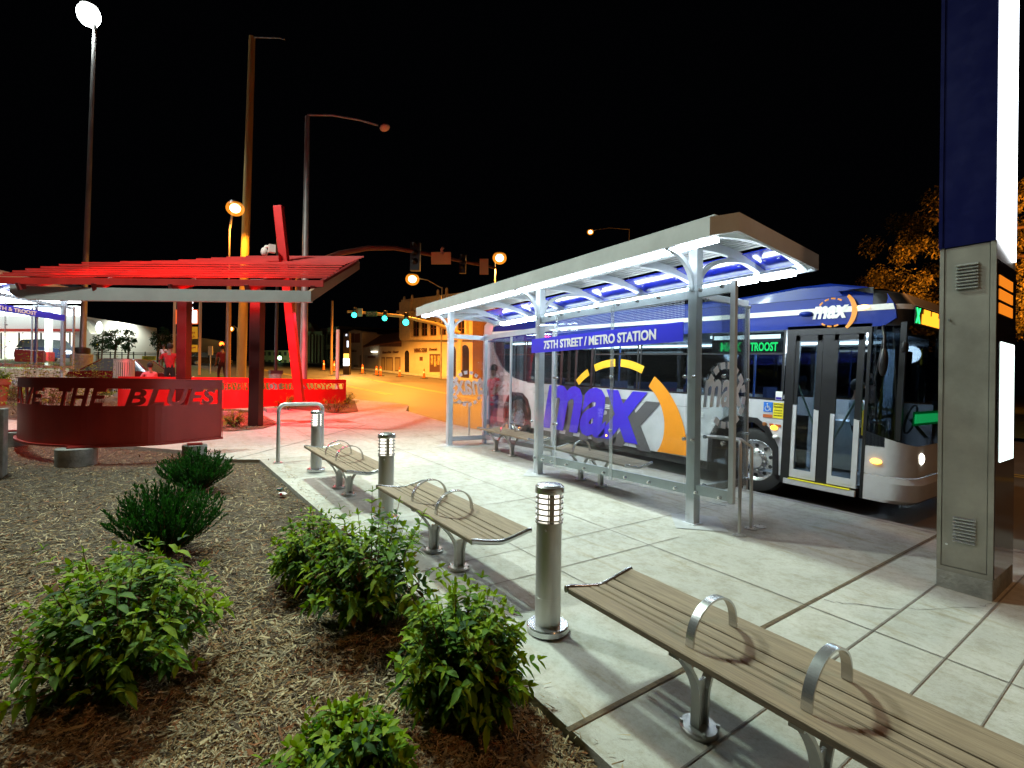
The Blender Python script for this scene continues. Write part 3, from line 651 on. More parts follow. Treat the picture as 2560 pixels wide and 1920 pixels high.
b = MB(); loft(b, [2.36, 2.62, 2.76, 2.84], [-.10, -.12, -.22, -.5]); b.add([(p[0] - .4, p[1], 2.83) for p in P0], [tuple(range(len(P0)))]); b.build('front_cap', DARK, bus)
b = MB(); b.box(1.345, -.002, .24, 1.38, .06, 2.38); b.box(.385, -.002, .24, .50, .06, 2.36); b.box(.385, -.004, 2.28, 1.38, .06, 2.40); b.box(.83, .01, .3, .97, .05, 2.3); b.box(-5.5, -.003, 1.371, .384, .03, 1.40); b.box(1.66, .02, 1.0, 1.72, .07, 2.4)
b.build('pillar', DARK, bus)
# blue upper band and roof
b = MB(); A = [(x, z) for x, z in ((-7.45, 2.36), (1.50, 2.36), (1.62, 2.45), (1.60, 2.60), (1.50, 2.76), (-7.45, 2.76))]
b.prism(A, lambda u, v: (u, -.004 + max(0, v - 2.6) * .25, v), lambda u, v: (u, .05 + max(0, v - 2.6) * .25, v)); b.build('blue_band', BBLUE, bus)
b = MB(); n = 20; rows = []
for y, z, xe in ((.04, 2.765, 1.45), (.10, 2.84, 1.36), (.26, 2.90, 1.20), (.6, 2.93, 1.0), (1.9, 2.93, 1.0), (2.3, 2.90, 1.2), (2.5, 2.76, 1.45)):
    rows.append([(-7.3 + (xe + 7.3) * i / n, y, z + (.09 * math.exp(-((-7.3 + (xe + 7.3) * i / n - .6) / .75) ** 2) if .04 < y < 2.4 else 0) - (0 if i < n else .05)) for i in range(n + 1)])
for a, c in zip(rows[:-1], rows[1:]): b.strip(a, c, 0, True)
b.build('roof', BBLUE, bus)
b = MB(); b.prism([(-7.05, 2.555), (1.60, 2.555), (1.58, 2.625), (-7.05, 2.625)], fy(-.012), fy(-.006)); b.build('white_stripe', WHT, bus)
b = MB(); loft(b, [2.56, 2.62], [-.112, -.118]); b.build('front_stripe', WHT, bus)
b = MB(); rows = []
for xx, yy in ((-7.38, 0), (-7.5, .1), (-7.55, .4), (-7.55, 2.1), (-7.5, 2.4), (-7.38, 2.55)): rows.append([(xx, yy, .33), (xx, yy, 2.7), (xx + .08, yy, 2.86)])
for a, c in zip(rows[:-1], rows[1:]): b.strip(a, c, 0, True)
b.prism([(-7.45, 2.55), (-7.08, 2.55), (-7.02, 2.76), (-7.10, 2.88), (-7.30, 2.90), (-7.45, 2.8)], fy(-.006), fy(.4)); b.build('rear_panel', SILV, bus)
# windows
for x0, x1 in ((-7.0, -5.62), (-5.58, -4.32), (-3.34, -2.22), (-2.18, -1.06), (-1.02, .36)):
    b = MB(); b.box(x0, .012, 1.40, x1, .018, 2.36); o = b.build('window', BGLS, bus)
    b = MB(); b.box(x0, .008, 2.02, x1, .020, 2.045); b.box(x1 - .03, .006, 1.40, x1, .022, 2.36); b.box(x0, .006, 1.40, x0 + .03, .022, 2.36); b.build('window_frame', DARK, o)
b = MB(); b.box(1.38, .02, .98, 1.66, .03, 2.36); b.build('driver_window', BGLS, bus)
b = MB(); b.box(-6.9, 2.50, 1.40, 1.3, 2.51, 2.36); b.build('far_window', BDARK, bus)
# doors
def leaf(x0, x1, top):
    b = MB(); b.box(x0, .002, .34, x1, .03, .45); b.prism([(x0, .45), (x0 + .05, .45), (x0 + .05, top - .02), (x0, top)], fy(.002), fy(.03)); b.prism([(x1 - .06, .45), (x1, .45), (x1, top - .06), (x1 - .06, top - .04)], fy(.002), fy(.03))
    b.box(x0 + .1, -.002, .37, x1 - .06, .001, .42); o = b.build('front_door', SILV, bus)
    b = MB(); b.box(x0 + .05, .012, .45, x1 - .06, .018, 2.22); b.build('door_glass', BGLS, o)
    b = MB(); b.box(x0 - .01, .006, top, x0 + .05, .034, 2.28); b.box(x1 - .06, .006, top - .05, x1 + .01, .034, 2.28); b.box(x0, .006, 2.20, x1, .034, 2.28); b.build('door_frame', DARK, o)
leaf(.50, .83, 1.33); leaf(.97, 1.30, 1.25)
b = MB(); b.box(-4.28, -.006, .42, -3.37, .0, 2.33); b.build('rear_door', BGLS, bus)
for x in (-4.28, -3.83, -3.37):
    b = MB(); b.box(x - .03, -.014, .40, x + .03, -.004, 2.33); b.build('rear_door_frame', DARK, bus)
b = MB(); b.box(.44, -.03, .24, 1.30, .02, .31); o = b.build('door_step', SILV, bus); b = MB(); b.box(.50, -.035, .312, 1.24, .02, .322); b.build('step_tape', mat('yellow_tape', (.85, .75, .03), .5), o)
# interior
b = MB(); b.box(-7.3, .06, .33, 1.3, 2.48, .37); b.box(-7.3, .08, 2.36, 1.3, 2.48, 2.40); b.box(-7.3, .1, .37, -5.3, 2.48, .75); b.box(-7.34, .1, .4, -7.3, 2.48, 2.36); b.build('cabin_floor_and_ceiling', mat('cabin_lining', (.22, .26, .32), .7, var=.3), bus)
CABL = glow('cabin_light', (.80, .95, 1), 8)
for x0, x1 in ((-6.6, -4.6), (-3.6, -2.5), (-1.0, .25)):
    b = MB(); b.box(x0, .32, 2.30, x1, .42, 2.34); b.build('cabin_light', CABL, bus)
b = MB(); b.box(-6.5, 2.2, 2.30, .8, 2.3, 2.34); b.build('cabin_light', CABL, bus)
SEATM = mat('seat_blue_fabric', (.03, .05, .16), .8, var=.3, scale=20)
for i, x in enumerate((-3.1, -2.55, -2.0, -1.45, -.9, -5.0)):
    for y in (.32, 1.95):
        b = MB(); b.box(x, y, .80, x + .36, y + .38, .86); b.box(x - .02, y, .84, x + .05, y + .38, 1.52); b.box(x + .14, y + .15, .37, x + .22, y + .22, .80); b.build('seat', SEATM, bus)
YP = mat('yellow_pole', (.80, .62, .03), .4)
for x, y in ((.70, .50), (1.28, .75), (-.4, .65), (-1.7, .75), (-3.2, .6)):
    b = MB(); b.cyl((x, y, .37), (x, y, 2.34), .017, n=8); b.build('grab_pole', YP if x > .5 else mat('blue_pole', (.03, .10, .45), .4), bus)
b = MB(); b.tube([(1.10, .72, .95), (1.10, .72, 1.28), (1.14, .72, 1.33), (1.40, .70, 1.33), (1.45, .70, 1.28), (1.45, .70, .95)], .018, 8); b.build('yellow_rail', YP, bus)
for a_, c_ in (((.53, .06, 1.60), (.80, .05, .98)), ((1.26, .05, 1.50), (1.0, .06, .92))):
    b = MB(); b.cyl(a_, c_, .014, n=8); b.build('door_bar', mat('pale_green_bar', (.35, .5, .42), .4), bus)
b = MB(); b.box(1.02, .9, .4, 1.22, 1.2, 1.15); b.box(.55, 1.0, .4, .9, 1.4, 1.1); b.box(.85, 2.1, .4, 1.0, 2.45, 2.2); b.box(.44, .75, .4, .50, 1.0, 2.2); b.box(.93, 1.3, .4, .97, 1.6, 2.0); b.build('fare_box', mat('pale_grey_box', (.50, .60, .72), .5, var=.2), bus)
b = MB(); b.tube([(1.42 + .04 * math.sin(a), 1.45 + .2 * math.cos(a), 1.18 + .2 * math.sin(a)) for a in [2 * math.pi * k / 20 for k in range(21)]], .014, 6); b.cyl((1.42, 1.45, 1.18), (1.6, 1.45, .95), .02); b.build('steering_wheel', DARK, bus)
# signs and lamps
b = MB(); b.box(-.80, .06, 2.04, .34, .10, 2.34); dsg = b.build('side_sign', DARK, bus)
b = MB(); text(b, 'MAX', lambda u, v, w_: (-.64 + .34 * u, .052 + .004 * w_, 2.07 + .14 * v), .03); text(b, 'TROOST', lambda u, v, w_: (-.17 + .40 * u, .052 + .004 * w_, 2.07 + .13 * v), .03); b.build('sign_letters', GRN, dsg)
b = MB(); b.box(-.76, .05, 2.25, .26, .07, 2.31); b.build('sign_light', glow('sign_white_light', (.85, 1, .97), 4), dsg)
b = MB(); b.box(1.745, .16, 2.38, 1.752, 2.3, 2.60, 1); fs = b.build('front_sign', [DARK, DARK], bus)
b = MB(); text(b, 'X', lambda u, v, w_: (1.757 + .004 * w_, .18 + .15 * u, 2.40 + .18 * v), .03, mi=1)
for k in range(26):
    yy = .40 + k * .062; hh = .17 if k % 5 else .11; b.box(1.753, yy, 2.402, 1.759, yy + .05, 2.412 + hh)
b.build('sign_letters', [AMB, GRN], fs)
b = MB(); 
for k in range(16): b.box(1.775, .28 + k * .075, 1.20, 1.782, .45 + k * .075 + (.055 if k % 3 else .03), 1.31)
b.box(1.768, .24, 1.17, 1.774, 1.6, 1.34, 1); b.build('sign_reflection', [GRN, glow('reflection_green', (.0, .35, .06), 1)], bus)  # glowing bars and panel paint a green sign reflection on the windshield
for k, y in enumerate((.30, .80, 1.0, 1.2, 1.9)):
    b = MB(); b.ell((1.62 - (.12 if k == 0 else 0), y if k else .12, 2.70), (.028, .035, .022), 8, 6); b.build('marker_lamp', glow('marker_amber', (1, .42, .05), 9), bus)
for nm, c, r_, m_ in (('indicator_lamp', (.27, -.008, .985), (.05, .014, .032), glow('indicator_amber', (1, .40, .02), 8)), ('corner_indicator', (1.50, -.004, .72), (.06, .03, .03), glow('indicator_amber_b', (1, .42, .04), 10)), ('headlamp', (1.845, .33, .78), (.035, .05, .07), glow('headlamp_white', (1, .93, .75), 9)), ('side_lamp', (-2.9, -.008, .46), (.03, .012, .025), glow('side_lamp_amber', (1, .5, .05), 6)), ('side_lamp', (1.28, -.02, 2.60), (.07, .02, .03), glow('roof_lamp_amber', (1, .62, .2), 5)), ('round_reflector', (.13, -.006, 1.02), (.035, .01, .035), mat('brown_reflector', (.25, .09, .02), .3))):
    b = MB(); b.ell(c, r_, 12, 8); b.build(nm, m_, bus)
b = MB(); b.ell((.62, -.03, 2.56), (.09, .05, .035), 12, 8); b.build('roof_camera', BBLUE, bus)
b = MB(); b.ell((.31, -.03, .86), (.045, .03, .03), 10, 6); b.build('kerb_lamp', WHT, bus)
# mirror
b = MB(); b.tube([(1.50, .0, 2.36), (1.52, -.10, 2.34), (1.56, -.16, 2.22), (1.56, -.15, 2.0)], .014, 8); b.ell((1.56, -.15, 1.92), (.05, .05, .17), 12, 9); b.ell((1.70, .05, 2.1), (.04, .06, .08), 10, 7); b.build('mirror', DARK, bus)
b = MB(); b.tube([(1.50, -.008, 2.2), (1.44, -.012, 1.7)], .006, 6); b.build('wiper', DARK, bus)
# stickers
stk = MB(); stk.box(.105, -.008, 1.20, .235, -.002, 1.34); so = stk.build('access_sticker', mat('sticker_blue', (.02, .16, .6), .5), bus)
b = MB(); q = lambda u, v: (.105 + .13 * u, -.011, 1.20 + .14 * v)
b.ell((.16, -.010, 1.315), (.010, .003, .010), 8, 6)
for pts in (((.42, .74), (.44, .42), (.72, .42), (.80, .15)), ((.40, .58), (.66, .58))): b.tube([q(*p) for p in pts], .0055, 5)
b.tube([q(.44 + .24 * math.cos(a), .34 + .24 * math.sin(a)) for a in [2.2 + 3.9 * k / 12 for k in range(13)]], .0045, 5); b.build('wheelchair_symbol', WHT, so)
stk = MB(); stk.box(.245, -.008, 1.12, .382, -.002, 1.34); so = stk.build('fare_sticker', mat('sticker_yellow', (.8, .66, .02), .5), bus)
b = MB(); 
for k, s_ in enumerate(('EXACT FARE', 'REQUIRED', 'OPERATOR', 'DO NOT', 'CARRY MONEY')):
    z = 1.305 - k * .036 - (.008 if k > 1 else 0); h = .022 if k < 2 else .015; text(b, s_, lambda u, v, w_: (.255 + .117 * u, -.010 + .002 * w_, z + h * v), .01)
b.build('sticker_print', DARK, so)
stk = MB(); stk.box(.105, -.008, 1.12, .235, -.002, 1.165); stk.box(.20, -.008, 1.01, .255, -.002, 1.04); stk.box(.285, -.008, 1.0, .36, -.002, 1.035); stk.build('orange_sticker', mat('sticker_orange', (.45, .10, .02), .5), bus)
stk = MB(); stk.box(.27, -.012, 1.38, .36, -.006, 1.50); so = stk.build('round_sticker', WHT, bus); b = MB(); b.box(.275, -.014, 1.385, .355, -.0125, 1.42); b.build('sticker_print', mat('sticker_navy', (.03, .02, .3), .5), so)
b = MB()
for k in range(3): b.box(-.98, -.012, 1.02 + k * .03, -.84, -.002, 1.035 + k * .03); b.box(-3.0, -.012, .98 + k * .03, -2.84, -.002, .995 + k * .03)
b.build('vent_slots', WHT, bus)
b = MB(); b.box(-5.25, -.003, 1.16, -.76, .0, 1.165); 
for x in (-5.0, -3.3, -2.35, -1.0): b.box(x, -.003, .34, x + .006, .0, 1.36)
b.build('panel_seams', LGRY, bus)
# large logo
cx, cz = -2.70, .30
def arc(mb, a0, a1, ri0, ri1, ri2, ro, y=-.010, mi=0, n=14):
    O = []; I = []
    for i in range(n + 1):
        q = i / n; a = R_(a0 + (a1 - a0) * q); ri = ri0 * (1 - q) ** 2 + 2 * ri1 * q * (1 - q) + ri2 * q * q
        O.append((cx + ro * math.cos(a), cz + ro * math.sin(a))); I.append((cx + ri * math.cos(a), cz + ri * math.sin(a)))
    mb.prism(O + I[::-1], fy(y - .003), fy(y), mi)
b = MB(); arc(b, 2, 57, 1.00, 1.36, 1.38, 1.60); b.build('logo_orange_arc', LORG, bus)
for a0, a1 in ((67, 87), (92, 112), (119, 133)):
    b = MB(); arc(b, a0, a1, 1.50, 1.50, 1.50, 1.64, -.012, n=5); b.build('logo_yellow_dash', LYEL, bus)
b = MB(); text(b, 'max', lambda u, v, w_: (-4.84 + 2.88 * u + .30, -.007 + .002 * w_, .36 + .93 * v - .08), .035, .22); b.build('logo_shadow', LGRY, bus)
b = MB(); text(b, 'max', lambda u, v, w_: (-4.84 + 2.88 * u, -.014 + .002 * w_, .38 + .99 * v), .035, .22); b.build('logo_letters', LVIO, bus)
# small logo on the blue band
b = MB(); text(b, 'max', lambda u, v, w_: (.70 + .42 * u, -.016 + .002 * w_, 2.48 + .17 * v), .035, .25); b.build('small_logo_letters', WHT, bus)
b = MB(); cx, cz = .93, 2.56; arc(b, -50, 50, .25, .20, .25, .285, -.013)
for a0 in (55, 80, 105, 130, 230, 255, 280): arc(b, a0, a0 + 16, .17, .17, .17, .19, -.013, n=3)
b.build('small_logo_arc', LORG, bus)
# driver and passenger
lamp('bus_cabin_lamp', tuple(Matrix.Translation(BR) @ Matrix.Rotation(BT, 4, 'Y') @ Vector((.75, 1.3, 2.2))), 110, (.75, .9, 1), .15)
lamp('bus_cabin_lamp_mid', tuple(Matrix.Translation(BR) @ Matrix.Rotation(BT, 4, 'Y') @ Vector((-2.6, 1.3, 2.2))), 60, (.75, .9, 1), .15)
Mb = Matrix.Translation(BR) @ Matrix.Rotation(BT, 4, 'Y')
sit = dict(hipL=(-.09, .06, .90), hipR=(.09, .06, .90), knL=(-.12, .46, .92), knR=(.12, .46, .92), anL=(-.12, .46, .52), anR=(.12, .46, .52), toL=(-.12, .62, .48), toR=(.12, .62, .48),
           elL=(-.24, .14, 1.18), elR=(.24, .14, 1.18), wrL=(-.16, .36, 1.18), wrR=(.16, .36, 1.18), haL=(-.14, .43, 1.20), haR=(.14, .43, 1.20))
p = Mb @ Vector((.98, .95, .16)); person('bus driver in a pale blue shirt behind the front side window', p, R_(-90), sit, (.50, .60, .75), (.02, .02, .04), (.30, .16, .10))
p = Mb @ Vector((-1.30, .52, .22)); person('bus passenger in a cap and pale top behind the side window', p, R_(-90), sit, (.45, .55, .65), (.03, .03, .05), (.25, .14, .1), hat=(.05, .12, .25))

# ------------------------------------------------------------------ station pylon
PYS = mat('pylon_stainless', (.38, .365, .32), .45, .5, var=.35, scale=2.2, bump=.05, bscale=200)
PYB = mat('pylon_blue', (.004, .006, .075), .3, .2, var=.1, coat=.4)
PYG = mat('pylon_dark_glass', (.02, .012, .01), .12, 0, coat=.6)
PX0, PX1, PY0, PY1, PZ = -1.14, -.835, 4.80, 5.44, .04
py = thing('station_pylon', 'tall stainless steel and dark blue station pylon with a lit white side panel', 'pylon', (-.99, 5.1, PZ))
b = MB(); b.box(PX0 - .004, PY0 - .006, PZ - .03, PX1 + .004, PY1, PZ + .13); b.build('plinth', CONC2, py, True, bevel=.006)
b = MB(); b.box(PX0, PY0 + .012, PZ + .13, PX1, PY1, 2.58); b.build('cabinet', PYS, py, True, bevel=.004)
b = MB(); b.box(PX0 - .003, PY0 - .002, PZ + .13, PX0 + .022, PY0 + .012, 2.58); b.box(PX1 - .028, PY0 - .002, PZ + .13, PX1 + .003, PY0 + .012, 2.58); b.box(PX0, PY0 - .004, PZ + .13, PX1, PY0 + .013, PZ + .165); b.build('cabinet_frame', PYS, py, True)
b = MB(); b.box(PX0 + .026, PY0 + .002, PZ + .17, PX1 - .032, PY0 + .012, 2.572); dr = b.build('cabinet_door', PYS, py, True)
for z0 in (2.26, .40):
    b = MB()
    for k in range(8): z = z0 + k * .024; b.hexa([(-1.05, PY0 - .010, z), (-.925, PY0 - .010, z), (-.925, PY0 + .001, z + .003), (-1.05, PY0 + .001, z + .003), (-1.05, PY0 - .012, z + .005), (-.925, PY0 - .012, z + .005), (-.925, PY0 + .001, z + .016), (-1.05, PY0 + .001, z + .016)])
    b.build('vent_louvre', STEELP, dr, True)
b = MB(); 
for p in ((-1.085, 2.04), (-1.085, .37)): b.cyl((p[0], PY0 + .002, p[1]), (p[0], PY0 - .006, p[1]), .008, n=10)
b.build('door_lock', STEELP, dr, True)
b = MB(); b.box(PX0 - .008, PY0 - .004, 2.58, PX1, PY1, 7.0); b.box(PX0 - .010, PY0 - .008, 2.58, PX0 + .012, PY0, 7.0); b.box(PX1 - .02, PY0 - .008, 2.58, PX1 + .001, PY0, 7.0); b.build('blue_casing', PYB, py, True)
b = MB(); b.hexa([(PX1 + .002, PY0 + .03, 2.60), (PX1 + .022, PY0 + .03, 2.59), (PX1 + .022, PY1 - .12, 2.50), (PX1 + .002, PY1 - .12, 2.50), (PX1 + .002, PY0 + .03, 7.0), (PX1 + .022, PY0 + .03, 7.0), (PX1 + .022, PY1 - .12, 7.0), (PX1 + .002, PY1 - .12, 7.0)])
b.build('light_panel', glow('pylon_light_panel', (.86, .92, 1), 5), py, True)
b = MB(); b.box(PX1 + .001, PY0 + .015, PZ + .14, PX1 + .006, PY1 - .01, 2.45); b.build('side_glass', PYG, py, True)
b = MB()
for k in range(3): b.box(PX1 + .007, PY0 + .07, 2.07 + k * .10, PX1 + .009, PY0 + .50, 2.145 + k * .10)
b.build('amber_display', mat('amber_display', (.3, .1, .0), .5, emit=(1, .26, .015), es=.9, var=.9, scale=16, stretch=(1, 3, 1)), py, True)
b = MB(); b.box(PX1 + .007, PY0 + .13, 1.0, PX1 + .010, PY0 + .57, 1.87); b.build('lit_map_case', glow('map_case_light', (.84, 1, .95), 2.6), py, True)

# ------------------------------------------------------------------ red slatted canopy
cn = thing('slatted_canopy', 'red slatted plaza canopy with a grey edge beam and a leaning red mast', 'canopy', tuple(at(640, 1065, 11.5)))
A = at(777, 741, 10.5); top_pts = []
fx = [(-40, 10.95), (24, 10.9), (70, 10.86), (200, 10.8), (400, 10.68), (600, 10.58), (777, 10.5)]
low = [(24, 733), (40, 742), (70, 748), (120, 750), (200, 751), (400, 752.5), (600, 754), (777, 755)]
upy = [(24, 711), (40, 712), (70, 714.5), (120, 716.5), (200, 718), (400, 721.5), (600, 724.5), (777, 727)]
def ip(tab, x): return float(np.interp(x, [t[0] for t in tab], [t[1] for t in tab]))
xs = [24, 32, 40, 55, 70, 95, 120, 200, 300, 400, 500, 600, 700, 777]
b = MB(); L = [at(x, ip(low, x), ip(fx, x)) for x in xs]; Uo = [at(x, ip(upy, x), ip(fx, x)) for x in xs]; back = CF * .10; back.z = 0
for i in range(len(xs) - 1): b.hexa([L[i], L[i + 1], L[i + 1] + back, L[i] + back, Uo[i], Uo[i + 1], Uo[i + 1] + back, Uo[i] + back])
b.build('edge_beam', mat('canopy_grey_paint', (.36, .36, .34), .5, .1, var=.12, scale=2), cn, True)
P1l, P1u, P2l, P2u = at(779, 755, 10.52), at(779, 727, 10.52), at(899, 673, 14.6), at(899, 655, 14.6)
b = MB(); o_ = CR * -.08; b.hexa([P1l + o_, P1l, P2l, P2l + o_, P1u + o_, P1u, P2u, P2u + o_]); b.build('end_beam', mat('canopy_brown_paint', (.42, .25, .15), .5, .1, var=.12, scale=2), cn, True)
b = MB(); NS = 15; lx = [-60, -20, 6, 31, 63, 101, 147, 204, 300, 379, 446, 490, 528, 566, 615]; ytl = [692, 685.6, 680.8, 675.6, 670.6, 665.5, 660, 655, 652.5, 651, 648.5, 645.8, 643.5, 641.3, 639]
slat_info = []
for k in range(NS):
    D = 10.75 + .27 * k; xr = 808 + (909 - 808) * (k / 14) ** .9; yl = ytl[k]; yr = yl + (xr - lx[k]) * .0075 - (1 if k else -2)
    ext = at(lx[k], yl, D), at(xr, yr, D); h = Vector((0, 0, -.14 if k == 0 else -.036)); bk = Vector((CF.x, CF.y, 0)) * .04
    a, c = ext; b.hexa([a + h, c + h, c + h + bk, a + h + bk, a, c, c + bk, a + bk]); slat_info.append((a, c))
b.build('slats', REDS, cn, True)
# rafters below the slats
b = MB()
for q in (.12, .34, .56, .78, .97):
    a = slat_info[0][0].lerp(slat_info[0][1], q) ; c = slat_info[-1][0].lerp(slat_info[-1][1], max(0, (q - .42) / .58)) if q > .42 else slat_info[6][0].lerp(slat_info[6][1], .1 + q * .5)
    d = Vector((0, 0, -.20)); b.bar(a + d, c + d, .09, .16)
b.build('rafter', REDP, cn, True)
for (px, D, wd) in ((640, 11.5, .24), (458, 13.6, .26)):
    g_ = at(px, 1000, D); zg = G(g_.x); b = MB(); x, y = g_.x, g_.y; zt = at(px, 700, D).z
    d1 = CR.copy(); d1.z = 0; d1.normalize(); d2 = Vector((-d1.y, d1.x, 0)); hw = wd / 2
    c_ = [Vector((x, y, 0)) + d1 * sx * hw + d2 * sy * hw for sx, sy in ((-1, -1), (1, -1), (1, 1), (-1, 1))]
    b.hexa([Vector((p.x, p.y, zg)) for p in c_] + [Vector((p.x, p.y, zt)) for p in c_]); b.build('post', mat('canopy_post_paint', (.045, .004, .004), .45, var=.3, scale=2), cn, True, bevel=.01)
m0 = at(750, 1005, 13.6); m1 = at(696, 515, 13.2); b = MB(); b.bar(m0, m1, .22, .18, CF); b.build('mast', REDB, cn, True, bevel=.01)
cm = MB(); c0 = at(677, 622, 13); c1 = at(655, 622, 13); c2 = at(662, 633, 13)
cm.tube([at(684, 622, 13.1), at(672, 617, 13), at(665, 617, 13), at(661, 623, 13)], .045, 8); cm.box(c0.x - .06, c0.y - .06, c0.z - .1, c0.x + .1, c0.y + .1, c0.z + .1); cm.ell(tuple(at(661, 630, 13)), (.09, .09, .12), 12, 8); 
tag(cm.build('security_camera', mat('camera_white', (.62, .55, .50), .5)), 'white dome security camera on a pole above the red canopy', 'camera')

ua, ub = at(95, 726, 11.15), at(680, 728, 10.85)
for fr0, fr1, pw in ((0, .33, 42), (.34, .66, 52), (.67, 1, 42)):
    p0, p1 = ua.lerp(ub, fr0), ua.lerp(ub, fr1); lamp('canopy_red_uplight', tuple((p0 + p1) / 2 + Vector((0, 0, -.10))), pw, (1, .018, .015), (p1 - p0).length, 'AREA', (0, 0, 0), sy=.10)
    xa = (p1 - p0).normalized(); dz = (CF * 1.2 + Vector((0, 0, .62))).normalized(); za_ = (-(dz - xa * dz.dot(xa))).normalized(); ya = za_.cross(xa); Mx = Matrix((xa, ya, za_)).transposed().to_4x4(); Mx.translation = (p0 + p1) / 2 + Vector((0, 0, -.10)); COL.objects[-1].matrix_world = Mx
# ------------------------------------------------------------------ curved lettered red walls
def lettered_wall(label, pts, zb, zt, b0, b1, words, m, flip, loc, rim=True, th=.02, name='lettered_wall'):
    """pts: plan points; words: (text, px-left, px-right) along the wall measured by arc length"""
    t = thing(name, label, 'wall', loc)
    P = [Vector((p[0], p[1], 0)) for p in pts]; F_ = []
    for i in range(len(P) - 1):
        p0, p1, p2, p3 = P[max(0, i - 1)], P[i], P[i + 1], P[min(len(P) - 1, i + 2)]
        for k in range(8):
            q = k / 8; F_.append(.5 * ((2 * p1) + (p2 - p0) * q + (2 * p0 - 5 * p1 + 4 * p2 - p3) * q * q + (3 * p1 - p0 - 3 * p2 + p3) * q ** 3))
    F_.append(P[-1]); cum = [0]
    for a, c in zip(F_[:-1], F_[1:]): cum.append(cum[-1] + (c - a).length)
    X = [p.x for p in F_]; Y = [p.y for p in F_]
    def pos(s, z, off=0):
        s = max(0, min(cum[-1], s)); x, y = float(np.interp(s, cum, X)), float(np.interp(s, cum, Y)); e = .02
        dx = float(np.interp(min(s + e, cum[-1]), cum, X) - np.interp(max(s - e, 0), cum, X)); dy = float(np.interp(min(s + e, cum[-1]), cum, Y) - np.interp(max(s - e, 0), cum, Y)); l = math.hypot(dx, dy)
        zz = z(s) if callable(z) else z; return (x - dy / l * off, y + dx / l * off, zz)
    L_ = cum[-1]; ZB = lambda s: zb[0] + (zb[1] - zb[0]) * s / L_; ZT = lambda s: zt[0] + (zt[1] - zt[0]) * s / L_
    mixz = lambda q: (lambda s: ZT(s) + (ZB(s) - ZT(s)) * q)
    def sheet(za, zb_, s0, s1, th_=th, n=None):
        n = n or max(2, int((s1 - s0) / .08)); b = MB(); ss = [s0 + (s1 - s0) * i / n for i in range(n + 1)]
        A = [pos(s, za, th_ / 2) for s in ss]; B = [pos(s, zb_, th_ / 2) for s in ss]; C_ = [pos(s, za, -th_ / 2) for s in ss]; D_ = [pos(s, zb_, -th_ / 2) for s in ss]
        b.strip(A, B, 0, True); b.strip(D_, C_, 0, True); b.strip(C_, A); b.strip(B, D_); return b
    b = sheet(mixz(0), mixz(b0), 0, L_)
    b2 = sheet(mixz(b1), mixz(1), 0, L_); b.add(b2.v, b2.f)
    s_end = [(0, .05), (L_ - .07, L_)] if not flip else [(0, .1), (L_ - .1, L_)]
    for a_, c_ in s_end: b2 = sheet(mixz(b0), mixz(b1), a_, c_, n=2); b.add(b2.v, b2.f)
    b.build('panel', m, t, True)
    b = MB()
    for w_, s0, s1 in words:
        text(b, w_, lambda u, v, k: pos(s0 + (s1 - s0) * u, lambda s: mixz(b1)(s) * (1.012 - v * 1.024) + mixz(b0)(s) * (v * 1.024 - .012), k * th * .9), .0 if flip else .028, .22, spacing=1.1)
    b.build('lettering', m, t, True)
    if rim:
        b = sheet(lambda s: ZT(s) + .012, lambda s: ZT(s) - .006, 0, L_, .07); b2 = sheet(lambda s: ZB(s) + .012, lambda s: ZB(s) - .018, 0, L_, .10); b.add(b2.v, b2.f)
        b2 = sheet(lambda s: ZT(s) - .0, lambda s: ZB(s), L_ - .012, L_, .08, 1); b.add(b2.v, b2.f); b.build('rim', m, t, True)
    return t, pos, L_, cum, F_
def wallpts(lst): return [at(x, 950, D) for x, D in lst]
W1 = [(50, 8.6), (46.5, 8.15), (50, 7.72), (77, 7.33), (110, 7.18), (154, 7.08), (212, 7.03), (290, 7.12), (386, 7.35), (463, 7.75), (555, 8.32)]
pts1 = wallpts(W1)
def s_at_px(px, F_, cum, start=0):
    best = None
    for i, p in enumerate(F_):
        v = p.copy(); v.z = 1.3; d = v - CAMP; x = 1280 + FPX * d.dot(CR) / d.dot(CF)
        if i < start: continue
        if best is None or abs(x - px) < best[0]: best = (abs(x - px), i)
    return cum[best[1]]
def spline_len(pts):
    P = [Vector((p[0], p[1], 0)) for p in pts]; F_ = []
    for i in range(len(P) - 1):
        p0, p1, p2, p3 = P[max(0, i - 1)], P[i], P[i + 1], P[min(len(P) - 1, i + 2)]
        for k in range(8):
            q = k / 8; F_.append(.5 * ((2 * p1) + (p2 - p0) * q + (2 * p0 - 5 * p1 + 4 * p2 - p3) * q * q + (3 * p1 - p0 - 3 * p2 + p3) * q ** 3))
    F_.append(P[-1]); cum = [0]
    for a, c in zip(F_[:-1], F_[1:]): cum.append(cum[-1] + (c - a).length)
    return F_, cum
F1, c1_ = spline_len(pts1); sp = lambda x: s_at_px(x, F1, c1_, 14)
REDW = mat('dull_red_wall_paint', (.36, .022, .014), .42, var=.22, scale=2.2, spec=.4)
lettered_wall('dark red curved low wall with cut-out letters THE BLUES in the mulch bed', pts1, (.545, .555), (1.505, 1.515), .145, .405,
              [("HA", .30, sp(58)), ('VE', sp(64), sp(110)), ('THE', sp(146), sp(272)), ('BLUES', sp(313), sp(540))], REDW, False, (pts1[5].x, pts1[5].y, .33))
for px, D, rr, hh in ((192, 7.0, .235, .27), (487, 7.78, .17, .24), (36, 8.3, .2, .26)):
    p = at(px, 1100, D); z0 = G(p.x) - .08; b = MB()
    b.lathe([(0, 0), (rr, 0), (rr, hh - .01), (rr - .01, hh), (0, hh)], (p.x, p.y, z0), 28); b.build('wall_pier', CONC2)
    o = bpy.data.objects[-1] if False else None
